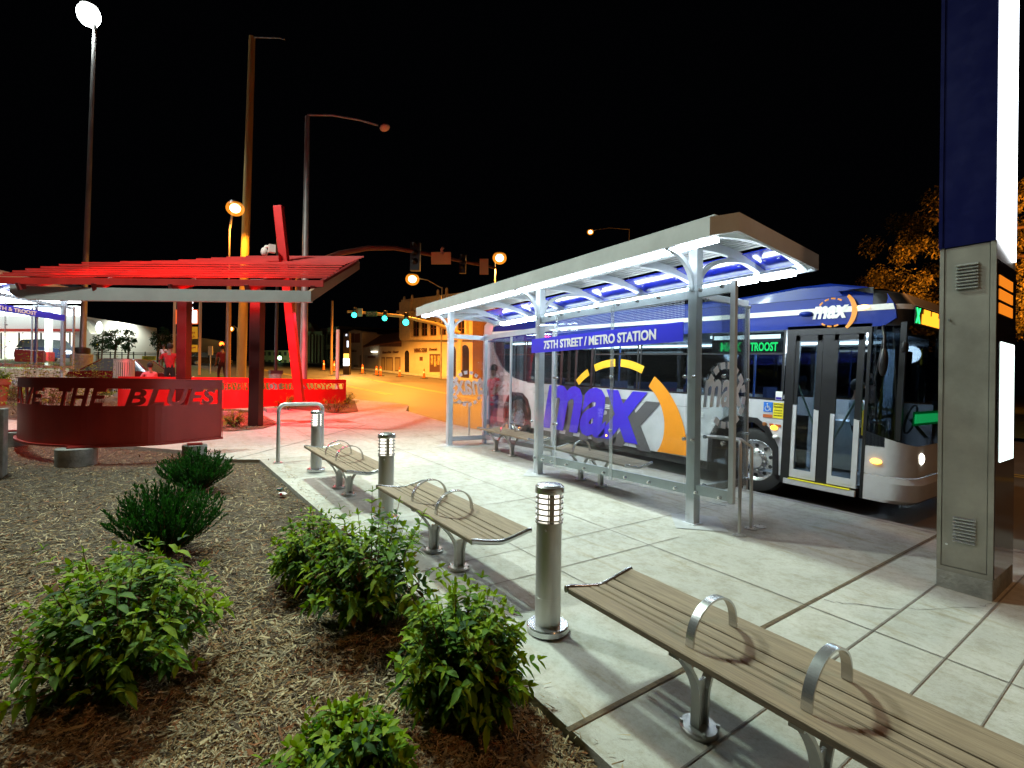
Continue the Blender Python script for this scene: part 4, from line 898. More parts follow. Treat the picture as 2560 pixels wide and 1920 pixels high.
piers = [o for o in COL.objects if o.name.startswith('wall_pier')]
for o, l in zip(piers, ('round concrete pier under the middle of the dark red lettered wall', 'round concrete pier under the right end of the dark red lettered wall', 'round concrete pier under the left end of the dark red lettered wall')): tag(o, l, 'pier', 'concrete piers under the lettered wall')
for px, D in ((192, 7.0), (487, 7.78), (36, 8.3)):
    p = at(px, 1100, D); b = MB(); b.box(p.x - .10, p.y - .10, G(p.x) - .08 + (.27 if px < 300 else .24), p.x + .10, p.y + .10, G(p.x) - .08 + (.27 if px < 300 else .24) + .02); b.build('bearing_plate', REDW, bpy.data.objects['lettered_wall'], True)
W2 = [(865, 18.0), (810, 17.1), (750, 16.3), (700, 15.6), (656, 14.9), (627, 14.4), (580, 14.0), (520, 13.8), (440, 13.8), (360, 13.9), (296, 14.0)]
pts2 = wallpts(W2); F2, c2_ = spline_len(pts2); sq = lambda x: s_at_px(x, F2, c2_)
lettered_wall("bright red curved low wall with mirrored cut-out letters IT'S YOU under the canopy", pts2, (.78, .70), (1.63, 1.60), .165, .40,
              [("IT'S", sq(860), sq(820)), ('YOU', sq(815), sq(775)), ('I', sq(768), sq(760)), ('HATE', sq(752), sq(704)), ('TO', sq(697), sq(670)), ('LOSE', sq(664), sq(628)), ('NEVER', sq(620), sq(556))], REDB, True, (pts2[3].x, pts2[3].y, .7), rim=False)
for px, D in ((680, 15.0), (800, 16.9), (575, 13.8), (400, 13.6)):
    p = at(px, 1000, D); b = MB(); b.box(p.x - .3, p.y - .18, G(p.x) - .02, p.x + .3, p.y + .18, G(p.x) + .09); tag(b.build('wall_footing', CONC2), 'low concrete footing block under the bright red lettered wall', 'footing', 'concrete footings under the bright red wall')
p = at(2, 1100, 6.2); b = MB(); b.box(p.x - .12, p.y - .16, G(p.x) - .06, p.x + .12, p.y + .045, 1.12); tag(b.build('concrete_post', CONC2, bevel=.01), 'square concrete post cut by the left edge of the photo', 'post')

# ------------------------------------------------------------------ masts and lamps
POLEM = mat('galvanised_steel', (.38, .37, .35), .5, .6, var=.35, scale=5, stretch=(1, 1, .3))
DPOLE = mat('dark_pole_paint', (.03, .025, .022), .4, .2, var=.2)
def pole(name, label, cat, px, ybase, D, ytop, r0, r1, m, lean=0, group=None, extra=None):
    b0 = at(px, ybase, D); zg = G(b0.x) - .02; t = thing(name, label, cat, (b0.x, b0.y, zg), group=group)
    tp = at(px + lean, ytop, D); tp = Vector((b0.x + (tp.x - at(px, ytop, D).x), b0.y + (tp.y - at(px, ytop, D).y), tp.z))
    b = MB(); b.cyl((b0.x, b0.y, zg), tp, r0, r1, 16); b.build('pole', m, t, True); return t, Vector((b0.x, b0.y, zg)), tp
FLD = glow('flood_lamp', (.92, 1, 1), 14)
t, g_, tp = pole('flood_light_pole', 'tall flood light mast with a brilliant white head at the upper left', 'flood light', 203, 950, 20, 62, .115, .06, POLEM, 18)
b = MB(); b.lathe([(.0, 0), (.36, 0), (.36, 1.25), (.33, 1.28), (0, 1.28)], (g_.x, g_.y, g_.z), 24); b.build('concrete_base', CONC2, t, True)
b = MB(); b.lathe([(.26, 1.28), (.28, 1.30), (.28, 1.52), (.17, 1.55)], (g_.x, g_.y, g_.z), 20); b.build('base_collar', DPOLE, t, True)
b = MB(); hd = at(222, 38, 20)
for k in range(5):
    a = 2 * math.pi * k / 5; c = hd + Vector((math.cos(a) * .12, math.sin(a) * .12, 0)); b.ell(tuple(c), (.28, .28, .40), 14, 9)
b.build('lamp_head', FLD, t, True)  # heads swollen beyond bulb size to take in the glare
b = MB(); b.cyl(tp, hd + Vector((0, 0, .1)), .06); b.lathe([(0, .48), (.20, .47), (.30, .38), (.30, .34), (.1, .42)], tuple(hd), 20); b.build('lamp_frame', POLEM, t, True)
down('flood_lamp_light', tuple(hd + Vector((0, 0, -.5))), 1800, (.9, 1, 1), .5, 120)
SODG = glow('sodium_lamp', (1, .62, .22), 12); SODH = bpy.data.materials.new('sodium_halo_glow'); SODH.use_nodes = True
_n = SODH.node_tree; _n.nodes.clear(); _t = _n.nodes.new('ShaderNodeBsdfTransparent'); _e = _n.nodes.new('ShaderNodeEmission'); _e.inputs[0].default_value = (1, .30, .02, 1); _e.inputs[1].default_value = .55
_a = _n.nodes.new('ShaderNodeAddShader'); _o = _n.nodes.new('ShaderNodeOutputMaterial'); _n.links.new(_t.outputs[0], _a.inputs[0]); _n.links.new(_e.outputs[0], _a.inputs[1]); _n.links.new(_a.outputs[0], _o.inputs[0])  # see-through orange emission that paints the halo of the sodium lamps
def street_lamp(label, px, py, D, polepx, ybase, power, size=.22, armtop=None, m=POLEM, r=.09, ld=True, yj=None):
    h = at(px, py, D); b0 = at(polepx, ybase, D + .5); zg = G(b0.x) - .1; t = thing('street_lamp', label, 'street lamp', (b0.x, b0.y, zg), group='orange street lamps')
    zj = at(polepx, yj, D).z if yj else h.z + .2
    b = MB(); b.cyl((b0.x, b0.y, zg), (b0.x, b0.y, zj), r, r * .6, 12); b.build('pole', m, t, True)
    if (Vector((b0.x, b0.y, h.z)) - h).length > .3:
        b = MB(); a = Vector((b0.x, b0.y, zj - .1)); b.tube([a, a.lerp(h, .5) + Vector((0, 0, .35)), h + Vector((0, 0, .16))], .045, 8); b.build('arm', m, t, True)
    b = MB(); b.ell(tuple(h), (size * .8, size * .8, size * .7), 14, 9); b.build('lamp', SODG, t, True)
    b = MB(); b.ell(tuple(h), (size * 1.35, size * 1.35, size * 1.2), 18, 11); b.build('halo_shell', SODH, t, True)  # shell added for the halo glow around the lamp
    b = MB(); b.lathe([(0, size * 1.25), (size * .8, size * 1.1), (size * 1.1, size * .55), (size * .9, size * .6)], tuple(h), 14); b.build('hood', DPOLE, t, True)
    if ld: down('sodium_lamp_light', tuple(h + Vector((0, 0, -size * 1.3))), power, SOD, .2)
    return t
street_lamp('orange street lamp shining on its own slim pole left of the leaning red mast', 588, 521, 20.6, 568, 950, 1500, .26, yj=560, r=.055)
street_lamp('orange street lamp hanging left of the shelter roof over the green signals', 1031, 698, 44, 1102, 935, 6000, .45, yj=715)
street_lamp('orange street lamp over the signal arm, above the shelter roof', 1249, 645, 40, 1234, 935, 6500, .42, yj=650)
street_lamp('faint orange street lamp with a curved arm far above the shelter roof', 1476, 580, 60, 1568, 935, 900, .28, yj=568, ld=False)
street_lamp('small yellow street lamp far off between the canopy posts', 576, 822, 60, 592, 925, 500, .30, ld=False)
down('street_sodium_west', (-33, 13.5, 9), 13000, SOD); down('street_sodium_mid', (-25, 15.5, 9), 6500, SOD)
down('street_sodium_shops', (-46, 15, 8.5), 8500, (1, .44, .08)); lamp('tree_sodium', (-1.0, 31, 6.0), 30000, (1, .30, .03), .3, 'SPOT', (-8, 40, 8), 75, .5)

YPOLE = mat('wooden_pole_yellowish', (.50, .36, .10), .75, col2=(.34, .24, .07), scale=2, stretch=(1, 1, .2), bump=.2)
t, g_, tp = pole('utility_pole', 'thick yellow lit utility pole rising behind the red canopy', 'utility pole', 602, 950, 22, 90, .20, .13, YPOLE, 14)
b = MB(); a = tp; b.tube([a + Vector((0, 0, -.3)), at(625, 93, 22), at(700, 95, 22), at(712, 99, 22)], .03, 8); b.build('arm', POLEM, t, True)
t, g_, tp = pole('light_mast', 'tall grey unlit lamp mast with an arm reaching right, beside the leaning red mast', 'lamp mast', 758, 950, 17, 290, .135, .075, POLEM, 0)
b = MB(); b.tube([tp + Vector((0, 0, -.1)), at(770, 287, 17), at(830, 288, 17), at(900, 300, 17), at(945, 313, 17)], .035, 8); b.build('arm', POLEM, t, True)
b = MB(); p = at(962, 319, 17); b.ell(tuple(p), (.26, .16, .09), 12, 8); b.build('lamp_head', mat('lamp_housing', (.6, .35, .2), .4), t, True)
t, g_, tp = pole('camera_pole', 'slim dark pole on a concrete drum between the canopy post and the leaning mast', 'pole', 689, 935, 19, 575, .065, .05, DPOLE)
b = MB(); b.lathe([(0, 0), (.24, 0), (.24, .95), (0, .95)], (g_.x, g_.y, g_.z), 20); b.build('concrete_base', CONC2, t, True)
b = MB(); b.box(g_.x - .22, g_.y - .22, g_.z + .95, g_.x + .22, g_.y + .22, g_.z + 1.08); b.build('base_collar', DPOLE, t, True)
pole('white_post', 'slim white post beyond the right end of the bright red wall', 'post', 843, 948, 19, 824, .065, .065, mat('white_post_paint', (.75, .62, .5), .5))
pole('camera_mast', 'brown pole just left of the thick yellow utility pole', 'pole', 569, 945, 24, 700, .13, .10, mat('brown_pole', (.3, .16, .09), .7, var=.3))
pole('corner_post', 'slim orange lit post farther off with small signs, right of the grey mast', 'post', 828, 920, 40, 752, .10, .08, mat('tan_pole', (.45, .30, .16), .7))

# traffic signals
SIGG = glow('signal_green', (.03, 1, .70), 7)
def signal(label, px, py, D, on='g', h=1.0):
    p = at(px, py, D); t = thing('traffic_signal', label, 'traffic signal', tuple(p), group='traffic signals on the mast arm')
    d1 = Vector((CR.x, CR.y, 0)).normalized(); d2 = Vector((CF.x, CF.y, 0)).normalized(); b = MB(); w_ = h * .17; dz = h * .62
    c = [p + d1 * sx * w_ + d2 * sy * w_ for sx, sy in ((-1, 0), (1, 0), (1, 1.2), (-1, 1.2))]
    b.hexa([v + Vector((0, 0, -h * .22)) for v in c] + [v + Vector((0, 0, h * .78)) for v in c])
    for k in range(3): q = p + Vector((0, 0, h * .31 * k)); b.cyl(q - d2 * .18 * h + Vector((0, 0, h * .10)), q + Vector((0, 0, h * .10)), .01, .12 * h, 10)
    b.build('housing', DARK, t, True)
    if on:
        q = p + Vector((0, 0, {'g': 0, 'r': h * .62}[on])) - d2 * .03; b = MB(); b.cyl(q, q - d2 * .03, h * .14, n=16); b.ell(tuple(q - d2 * .04), (h * .24, h * .24, h * .24), 14, 9); b.build('lens', SIGG if on == 'g' else glow('signal_red', (1, .10, .01), 10), t, True)  # oversized ball paints the glow around the lit lens
    return t
ma = thing('signal_mast_arm', 'long yellowish signal mast arm with three green signals beyond the plaza', 'signal mast', tuple(at(1150, 940, 42)))
b = MB(); b.tube([at(1150, 925, 42), at(1150, 835, 42)], .2, 10); b.tube([at(1150, 833, 42), at(1090, 810, 42), at(1000, 790, 42), at(900, 781, 42), at(868, 779, 42)], [.17, .15, .13, .11, .09], 10); b.build('arm', mat('yellowish_mast_paint', (.62, .48, .22), .55, var=.2), ma, True)
b = MB(); c = [at(896, 776, 41.7), at(906, 776, 41.7), at(906, 791, 41.7), at(896, 791, 41.7)]; c = [at(893, 771, 41.7), at(906, 771, 41.7), at(906, 791, 41.7), at(893, 791, 41.7)]; bk = CF * .05; b.hexa([c[3], c[2], c[2] + bk, c[3] + bk, c[0], c[1], c[1] + bk, c[0] + bk]); tag(b.build('lane_sign', mat('sign_white', (.6, .5, .35), .5)), 'small white lane sign on the mast arm beside the first green signal', 'sign')
def board(name, label, cat, x0, y0, x1, y1, D, m, th=.06, txt=None, tm=None, thk=.02, rows=None):
    t = thing(name, label, cat, tuple(at((x0 + x1) / 2, y1, D))); c = [at(x0, y1, D), at(x1, y1, D), at(x1, y0, D), at(x0, y0, D)]; bk = CF * th; b = MB()
    b.hexa([c[0], c[1], c[1] + bk, c[0] + bk, c[3], c[2], c[2] + bk, c[3] + bk]); b.build('sign_board', m, t, True)
    if txt:
        for i, s_ in enumerate(txt):
            n = len(txt); ya = y0 + (y1 - y0) * (i + .15) / n; yb = y0 + (y1 - y0) * (i + .85) / n; xa = x0 + (x1 - x0) * .1; xb = x1 - (x1 - x0) * .1
            b = MB(); text(b, s_, lambda u, v, w_: tuple(at(xa + (xb - xa) * u, yb + (ya - yb) * v, D - .03 + w_ * .02)), thk); b.build('sign_letters', tm, t, True)
    return t
board('street_sign', 'green street name sign on the mast arm between the first two green signals', 'street sign', 915, 778, 942, 791, 41.6, mat('sign_green', (.01, .12, .07), .5), txt=['75TH ST'], tm=mat('sign_print', (.5, .6, .5), .5))
signal('leftmost green traffic signal on the yellowish mast arm', 886, 788, 41.3, h=.85); signal('middle green traffic signal on the yellowish mast arm', 962, 796, 41.3, h=.85); signal('rightmost green traffic signal, in front of the corner building', 1015, 806, 41.3, h=1.05)
t = signal('red traffic signal far off between the canopy posts', 555, 874, 50, 'r', .9)
ma2 = thing('curved_signal_arm', 'dark reddish curved signal arm arching over the street behind the canopy', 'signal mast', tuple(at(745, 945, 21)))
b = MB(); b.tube([at(745, 945, 21), at(745, 700, 21), at(790, 655, 21.3), at(850, 633, 21.8), at(920, 620, 22.4), at(985, 620, 23), at(1060, 633, 23.8), at(1150, 652, 24.8), at(1240, 670, 26)], [.13, .12, .12, .115, .11, .10, .09, .08, .06], 10); b.build('arm', mat('rusty_arm_paint', (.20, .09, .06), .55, var=.3, scale=3), ma2, True)
signal('unlit traffic signal seen from behind, left on the dark curved arm', 1037, 660, 23.5, None, 1.35); signal('unlit traffic signal seen from behind, right on the dark curved arm', 1156, 672, 24.8, None, .95)
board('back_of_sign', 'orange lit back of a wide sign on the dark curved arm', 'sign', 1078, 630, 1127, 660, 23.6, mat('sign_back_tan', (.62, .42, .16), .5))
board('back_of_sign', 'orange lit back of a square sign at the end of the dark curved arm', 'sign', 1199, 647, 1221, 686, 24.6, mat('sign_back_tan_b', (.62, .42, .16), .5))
cm = MB(); cm.tube([at(1106, 634, 23.5), at(1104, 624, 23.5), at(1108, 619, 23.4)], .07, 8); tag(cm.build('traffic_camera', mat('camera_pinkish', (.5, .35, .28), .5)), 'small camera standing on the dark curved signal arm', 'camera')

# ------------------------------------------------------------------ buildings across the street
CREAM = mat('cream_stucco', (.62, .52, .34), .85, var=.18, scale=.8, bump=.1)
CREAM2 = mat('pale_plaster', (.52, .45, .32), .85, var=.25, scale=1.2)
TRIM = mat('cream_terracotta', (.66, .56, .38), .7, var=.2, scale=3)
BRICKD = mat('dark_brick', (.15, .07, .045), .9, var=.4, scale=6, bump=.2)
WIN = mat('dark_window', (.03, .02, .018), .15, 0, coat=.4)
WINF = mat('window_brown_frame', (.10, .04, .025), .6)
TILE = mat('clay_tile', (.35, .15, .06), .85, col2=(.16, .06, .03), scale=3.5, stretch=(1, 1, 3), bump=.5, bscale=12)
FD = Vector((-.986, -.169, 0)).normalized(); FN = Vector((FD.y, -FD.x, 0)); FP = at(1100, 950, 50)
if FN.dot(CF) > 0: FN = -FN                                   # FN points from the facade to the street
def on(px, py, off=0):
    d = ray(px, py); q = FP + FN * off; t = (q - CAMP).dot(FN) / d.dot(FN); return CAMP + d * t
def fbox(b, x0, y0, x1, y1, out, depth, mi=0, ground=False, y0r=None):
    """a block on the facade line: front face `out` in front of it, `depth` deep"""
    c = [on(x0, y1, 0), on(x1, y1, 0), on(x1, y0r or y0, 0), on(x0, y0, 0)]
    if ground:
        for k in (0, 1): c[k].z = G(c[k].x) - .1
    f = [p + FN * out for p in c]; r = [p + FN * (out - depth) for p in c]
    b.hexa([f[0], f[1], r[1], r[0], f[3], f[2], r[2], r[3]], mi)
def bld(name, label, px, group='shop buildings across the street'): p = on(px, 935); return thing(name, label, 'building', (p.x, p.y, G(p.x)), group=group)
# corner building
cb = bld('corner_building', 'two storey cream corner building with pointed upper windows and shop lettering', 1090)
b = MB(); fbox(b, 1004, 846, 1182, 936, 0, 9, ground=True); fbox(b, 1004, 768, 1182, 846, -.12, 9, y0r=748); b.build('wall', CREAM, cb, True)
b = MB(); fbox(b, 1182, 730, 1222, 936, .02, 9, ground=True); b.build('brick_wall', BRICKD, cb, True)
b = MB(); fbox(b, 1004, 757, 1031, 846, .3, 1.2, y0r=753); fbox(b, 1004, 845, 1182, 850, .25, .3, y0r=835); fbox(b, 1000, 778, 1036, 783, .45, .6)
for x in (1031, 1052, 1073, 1096, 1120, 1143, 1166): fbox(b, x - 2.5, 776, x + 2.5, 846, .12, .3, y0r=776)
fbox(b, 1004, 750, 1182, 778, .06, .3, y0r=728); b.build('terracotta_trim', TRIM, cb, True)
for k, x in enumerate((1041, 1062, 1084, 1108, 1131, 1154)):
    b = MB(); fbox(b, x - 8, 800, x + 8, 840 - k * 1.2, .0, .3); w_ = b.build('window', WIN, cb, True)
    b = MB(); fbox(b, x - 1, 800, x + 1, 840 - k * 1.2, .04, .05); fbox(b, x - 8, 820, x + 8, 822, .04, .05); b.build('window_frame', WINF, w_, True)
    b = MB(); c = [on(x - 9, 802, 0), on(x + 9, 802, 0), on(x + 4, 786, 0), on(x, 779, 0), on(x - 4, 786, 0)]; f = [p + FN * .14 for p in c]; r = [p - FN * .1 for p in c]
    b.add(f + r, [(0, 1, 2, 3, 4), (9, 8, 7, 6, 5)] + [(i, (i + 1) % 5, (i + 1) % 5 + 5, i + 5) for i in range(5)]); b.build('window_hood', TRIM, cb, True)
for x in (1011, 1031, 1095, 1117): 
    b = MB(); q = on(x, 745 - (x - 1011) * .2, 0); b.ell((q.x, q.y, q.z - .1), (.16, .16, .32), 10, 7); b.box(q.x - .12, q.y - .12, q.z - 1.2, q.x + .12, q.y + .12, q.z - .3); b.build('finial', TRIM, cb, True)
b = MB(); fbox(b, 1012, 884, 1023, 936, .01, .3, ground=True); c = [on(1017.5 + 5.5 * math.cos(a), 884 - 8 * math.sin(a), 0) for a in [math.pi * k / 8 for k in range(9)]]; b.add([p + FN * .012 for p in c], [tuple(range(9))]); b.build('arched_doorway', WIN, cb, True)
b = MB(); fbox(b, 1049, 892, 1057, 902, .02, .1); b.build('small_window', WINF, cb, True)
b = MB(); fbox(b, 1074, 885, 1101, 930, .02, .2); w_ = b.build('shop_window', WINF, cb, True)
b = MB(); 
for i, x in enumerate((1078, 1086.5, 1095)): fbox(b, x, 889, x + 5.5, 912 + (i % 2) * 4, .06, .05)
b.build('window_poster', mat('poster_paper', (.55, .40, .15), .7, var=.6, scale=4, ramp=(.45, .55)), w_, True)
b = MB(); text(b, 'WING STAR', lambda u, v, k: tuple(on(1036 + 33 * u, 882 - 1.4 * u - 11 * v, 0) + FN * (.06 + .05 * k)), .01); text(b, 'Dentals', lambda u, v, k: tuple(on(1074 + 20 * u, 877 - 1 * u - 7 * v, 0) + FN * (.06 + .05 * k)), .0, .2); b.build('shop_lettering', WINF, cb, True)
for x in (1130, 1163):
    b = MB(); fbox(b, x - 10, 878, x + 10, 937, .01, .3, ground=True); c = [on(x + 10 * math.cos(a), 878 - 16 * math.sin(a), 0) for a in [math.pi * k / 8 for k in range(9)]]; b.add([p + FN * .012 for p in c], [tuple(range(9))]); b.build('arch_opening', WIN, cb, True)
b = MB(); fbox(b, 1120, 888, 1128, 899, .05, .05); b.build('green_window_sign', glow('green_sign_light', (.02, 1, .25), 2.5), cb, True)
# shop row
sb = bld('script_shop', 'low cream shop with script lettering and three display windows, left of the corner building', 975)
b = MB(); fbox(b, 949, 866, 1004, 936, .0, 7, ground=True, y0r=862); b.build('wall', CREAM, sb, True)
b = MB(); fbox(b, 949, 861, 1004, 866.5, .03, .3, y0r=853); b.build('brick_band', BRICKD, sb, True)
for a_, c_ in ((954, 963), (965.5, 982), (988, 1001)):
    b = MB(); fbox(b, a_, 893, c_, 928, .02, .1); w_ = b.build('window_frame', WINF, sb, True); b = MB(); fbox(b, a_ + 1.5, 896, c_ - 1.5, 926, .05, .05); b.build('window', mat('blind_tan', (.38, .28, .14), .8), w_, True)
b = MB(); text(b, 'House of the', lambda u, v, k: tuple(on(957 + 22 * u, 884 - u - 6 * v, 0) + FN * (.05 + .05 * k)), .0, .3); text(b, 'Flower', lambda u, v, k: tuple(on(983 + 15 * u, 883 - u - 6 * v, 0) + FN * (.05 + .05 * k)), .0, .3); b.build('shop_lettering', WINF, sb, True)
sb = bld('plain_shop', 'low shop with a pale blank front below a clay tile roof', 928)
b = MB(); fbox(b, 907, 866, 949, 936, .0, 7, ground=True, y0r=860); b.build('wall', CREAM2, sb, True)
c = [on(909, 866, 0) + FN * .1, on(1004, 853, 0) + FN * .1, on(1004, 829, -2.5), on(921, 843, -2.5)]; b = MB(); b.add([p for p in c] + [p + Vector((0, 0, -.15)) for p in c], [(0, 1, 2, 3), (7, 6, 5, 4), (0, 4, 5, 1), (1, 5, 6, 2), (2, 6, 7, 3), (3, 7, 4, 0)]); b.build('tile_roof', TILE, sb, True)
b = MB(); fbox(b, 912, 888, 947, 921, .02, .1); b.build('window', mat('shutter_grey', (.30, .30, .27), .6, var=.2), sb, True); b = MB(); fbox(b, 932, 878, 945, 881, .25, .2); b.build('soffit_light', glow('soffit_lamp', (1, .95, .8), 3), sb, True)
b = MB(); fbox(b, 920, 890, 939, 895, .05, .05); b.build('sign_plate', WINF, sb, True)
sb = bld('gabled_shop', 'narrow cream shop with a low gable and brown upper windows', 888)
b = MB(); fbox(b, 871, 832, 907, 936, .1, 9, ground=True); c = [on(871, 832, 0), on(907, 832, 0), on(906, 828, 0), on(888, 824, 0), on(872, 829, 0)]; f = [p + FN * .1 for p in c]; r = [p - FN * 2 for p in c]
b.add(f + r, [(0, 1, 2, 3, 4), (9, 8, 7, 6, 5)] + [(i, (i + 1) % 5, (i + 1) % 5 + 5, i + 5) for i in range(5)]); b.build('wall', CREAM, sb, True)
for a_ in (875, 889): b = MB(); fbox(b, a_, 835, a_ + 13, 857, .13, .1, y0r=833); b.build('window', mat('brown_board', (.18, .06, .035), .7), sb, True)
b = MB(); fbox(b, 873, 888, 880, 926, .13, .1); fbox(b, 886, 912, 898, 927, .14, .1); fbox(b, 902, 888, 905, 930, .15, .1); b.build('shop_front', mat('grey_front', (.2, .16, .10), .6), sb, True)
b = MB(); text(b, 'Salon', lambda u, v, k: tuple(on(880 + 14 * u, 880 - 6 * v, 0) + FN * (.16 + .05 * k)), .0, .3); b.build('shop_lettering', WINF, sb, True)
# columned building behind
def blockD(b, x0, y0, x1, y1, D0, D1, th, mi=0, ground=False, y0r=None):
    c = [at(x0, y1, D0), at(x1, y1, D1), at(x1, y0r or y0, D1), at(x0, y0, D0)]
    if ground:
        for k in (0, 1): c[k].z = G(c[k].x) - .3
    bk = Vector((CF.x, CF.y, 0)) * th; b.hexa([c[0], c[1], c[1] + bk, c[0] + bk, c[3], c[2], c[2] + bk, c[3] + bk], mi)
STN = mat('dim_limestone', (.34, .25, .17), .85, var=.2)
p = at(820, 930, 80); cbh = thing('columned_hall', 'dim brick hall with white columns and a pediment beyond the street', 'building', (p.x, p.y, G(p.x)))
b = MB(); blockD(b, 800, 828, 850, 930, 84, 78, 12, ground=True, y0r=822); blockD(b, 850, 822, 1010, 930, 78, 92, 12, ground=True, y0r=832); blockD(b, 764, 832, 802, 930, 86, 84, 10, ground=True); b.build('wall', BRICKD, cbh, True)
b = MB(); blockD(b, 800, 823, 846, 829, 83.6, 77.6, 12.5, y0r=815); blockD(b, 846, 815, 1010, 822, 77.6, 91.6, 12, y0r=826); blockD(b, 762, 828, 806, 836, 83, 81, 2); b.build('cornice', STN, cbh, True)
b = MB(); c = [at(763, 829, 83), at(789, 829, 83), at(774, 805, 83)]; bk = CF * 3; b.add(c + [p + bk for p in c], [(0, 1, 2), (5, 4, 3), (0, 3, 4, 1), (1, 4, 5, 2), (2, 5, 3, 0)]); b.build('pediment', STN, cbh, True)
for x in (767, 774, 783, 790, 799):
    a = at(x, 836, 82); g_ = at(x, 925, 82); b = MB(); b.cyl((g_.x, g_.y, G(g_.x) - .3), (g_.x, g_.y, a.z), .22, .19, 10); b.build('column', STN, cbh, True)
for r in range(2):
    for k in range(7): b = MB(); x = 812 + k * 5.4; blockD(b, x, 838 + r * 36 - k * .6, x + 2.6, 862 + r * 36, 81.5 - k * .6, 81.2 - k * .6, .2); b.build('window', WIN, cbh, True)
p = at(690, 922, 85); tb = thing('distant_tan_building', 'dim two storey tan building far behind the canopy posts', 'building', (p.x, p.y, G(p.x)))
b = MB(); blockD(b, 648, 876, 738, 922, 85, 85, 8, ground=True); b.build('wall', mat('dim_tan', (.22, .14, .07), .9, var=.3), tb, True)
for r in range(2):
    for k in range(6): b = MB(); x = 658 + k * 13; blockD(b, x, 880 + r * 20, x + 5, 889 + r * 21, 84.8, 84.8, .3); b.build('window', WIN, tb, True)
b = MB(); b.ell(tuple(at(699, 895, 83)), (.45, .3, .35), 10, 7); b.build('wall_lamp', glow('greenish_lamp', (.5, 1, .5), 8), tb, True)
lamp('far_green_light', tuple(at(699, 897, 81)), 250, (.5, 1, .5), .2)

# ------------------------------------------------------------------ store, forecourt and surroundings at the left
def shelf_mat():
    m = bpy.data.materials.new('lit_store_interior'); m.use_nodes = True; nt = m.node_tree; nt.nodes.clear()
    tc = nt.nodes.new('ShaderNodeTexCoord'); mp = nt.nodes.new('ShaderNodeMapping'); mp.inputs['Scale'].default_value = (1, 1, 2.2); nt.links.new(tc.outputs['Object'], mp.inputs[0])
    v = nt.nodes.new('ShaderNodeTexVoronoi'); v.inputs['Scale'].default_value = 1.6; nt.links.new(mp.outputs[0], v.inputs['Vector'])
    mx = nt.nodes.new('ShaderNodeMix'); mx.data_type = 'RGBA'; mx.inputs[0].default_value = .72; mx.inputs[7].default_value = (1, 1, .82, 1); nt.links.new(v.outputs['Color'], mx.inputs[6])
    e = nt.nodes.new('ShaderNodeEmission'); e.inputs[1].default_value = 2.6; nt.links.new(mx.outputs[2], e.inputs[0]); o = nt.nodes.new('ShaderNodeOutputMaterial'); nt.links.new(e.outputs[0], o.inputs[0]); return m
p = at(90, 905, 36); st = thing('convenience_store', 'brightly lit convenience store with glass front and white canopy soffit at the left edge', 'building', (p.x, p.y, G(p.x)))
b = MB(); blockD(b, -160, 790, 205, 906, 34, 38, 8, ground=True); b.build('wall', mat('store_wall', (.7, .7, .66), .7), st, True)
b = MB(); blockD(b, -150, 832, 196, 897, 33.9, 37.9, .05); sw = b.build('shop_window', shelf_mat(), st, True)
b = MB(); 
for x in (-60, 0, 45, 100, 118, 150, 172): blockD(b, x, 832, x + 3, 897, 33.6 + x * .012, 33.6 + x * .012, .08)
b.build('window_frame', mat('store_frame', (.6, .6, .6), .5), sw, True)
b = MB(); blockD(b, -150, 822, 196, 828, 33.7, 37.7, .2); b.build('red_stripe', mat('store_red', (.65, .05, .03), .5), st, True)
b = MB(); blockD(b, -150, 712, 190, 738, 27, 31, 1.2); b.build('canopy_fascia', mat('store_fascia', (.10, .16, .40), .5), st, True)
b = MB(); blockD(b, -150, 738, 192, 756, 27.2, 31.2, .3); blockD(b, -140, 765, 192, 788, 33, 37, .3); b.build('canopy_light', glow('store_canopy_light', (.93, 1, 1), 6), st, True)
b = MB(); blockD(b, 112, 760, 121, 897, 30, 30, .3, ground=True); b.build('canopy_column', mat('column_white', (.8, .8, .78), .5), st, True); b = MB(); blockD(b, 111.6, 880, 121.4, 903, 29.95, 29.95, .4); b.build('column_guard', mat('guard_red', (.5, .03, .03), .5), st, True)
b = MB(); c = [at(214, 797, 33), at(243, 826, 33), at(243, 834, 33), at(226, 833, 33), at(214, 815, 33)]; bk = CF * .6; b.add(c + [q + bk for q in c], [(4, 3, 2, 1, 0), (5, 6, 7, 8, 9)] + [(i, (i + 1) % 5, (i + 1) % 5 + 5, i + 5) for i in range(5)]); b.build('canopy_end', mat('canopy_beige', (.45, .42, .33), .6), st, True)
b = MB(); b.ell(tuple(at(248, 819, 33)), (.17, .17, .40), 14, 10); b.build('round_sign', glow('round_sign_light', (.8, .97, 1), 8), st, True)
down('store_light', tuple(at(90, 760, 29)), 3600, (.95, 1, .95), 1.5); lamp('store_side_light', tuple(at(222, 848, 33)), 130, (.9, 1, .9), .3)
p = at(330, 918, 50); wb = thing('white_walled_building', 'plain white side wall of a building behind the young trees', 'building', (p.x, p.y, G(p.x)))
b = MB(); blockD(b, 212, 842, 345, 918, 46, 49, 9, ground=True, y0r=838); blockD(b, 345, 837, 365, 918, 49, 50, 9, ground=True); blockD(b, 365, 835, 440, 918, 50, 53, 9, ground=True); b.build('wall', mat('greenish_white_wall', (.55, .56, .48), .85, var=.12, scale=.5), wb, True)
down('white_wall_light', tuple(at(330, 790, 42)), 1200, (.95, 1, .85), .5)
bf = thing('yellow_banner', 'yellow banner hanging on the fence by the white wall', 'banner', tuple(at(372, 901, 38))); b = MB(); blockD(b, 355, 890, 389, 901, 38, 38, .05); b.build('banner_cloth', mat('banner_yellow', (.75, .62, .02), .6), bf, True)
b = MB(); 
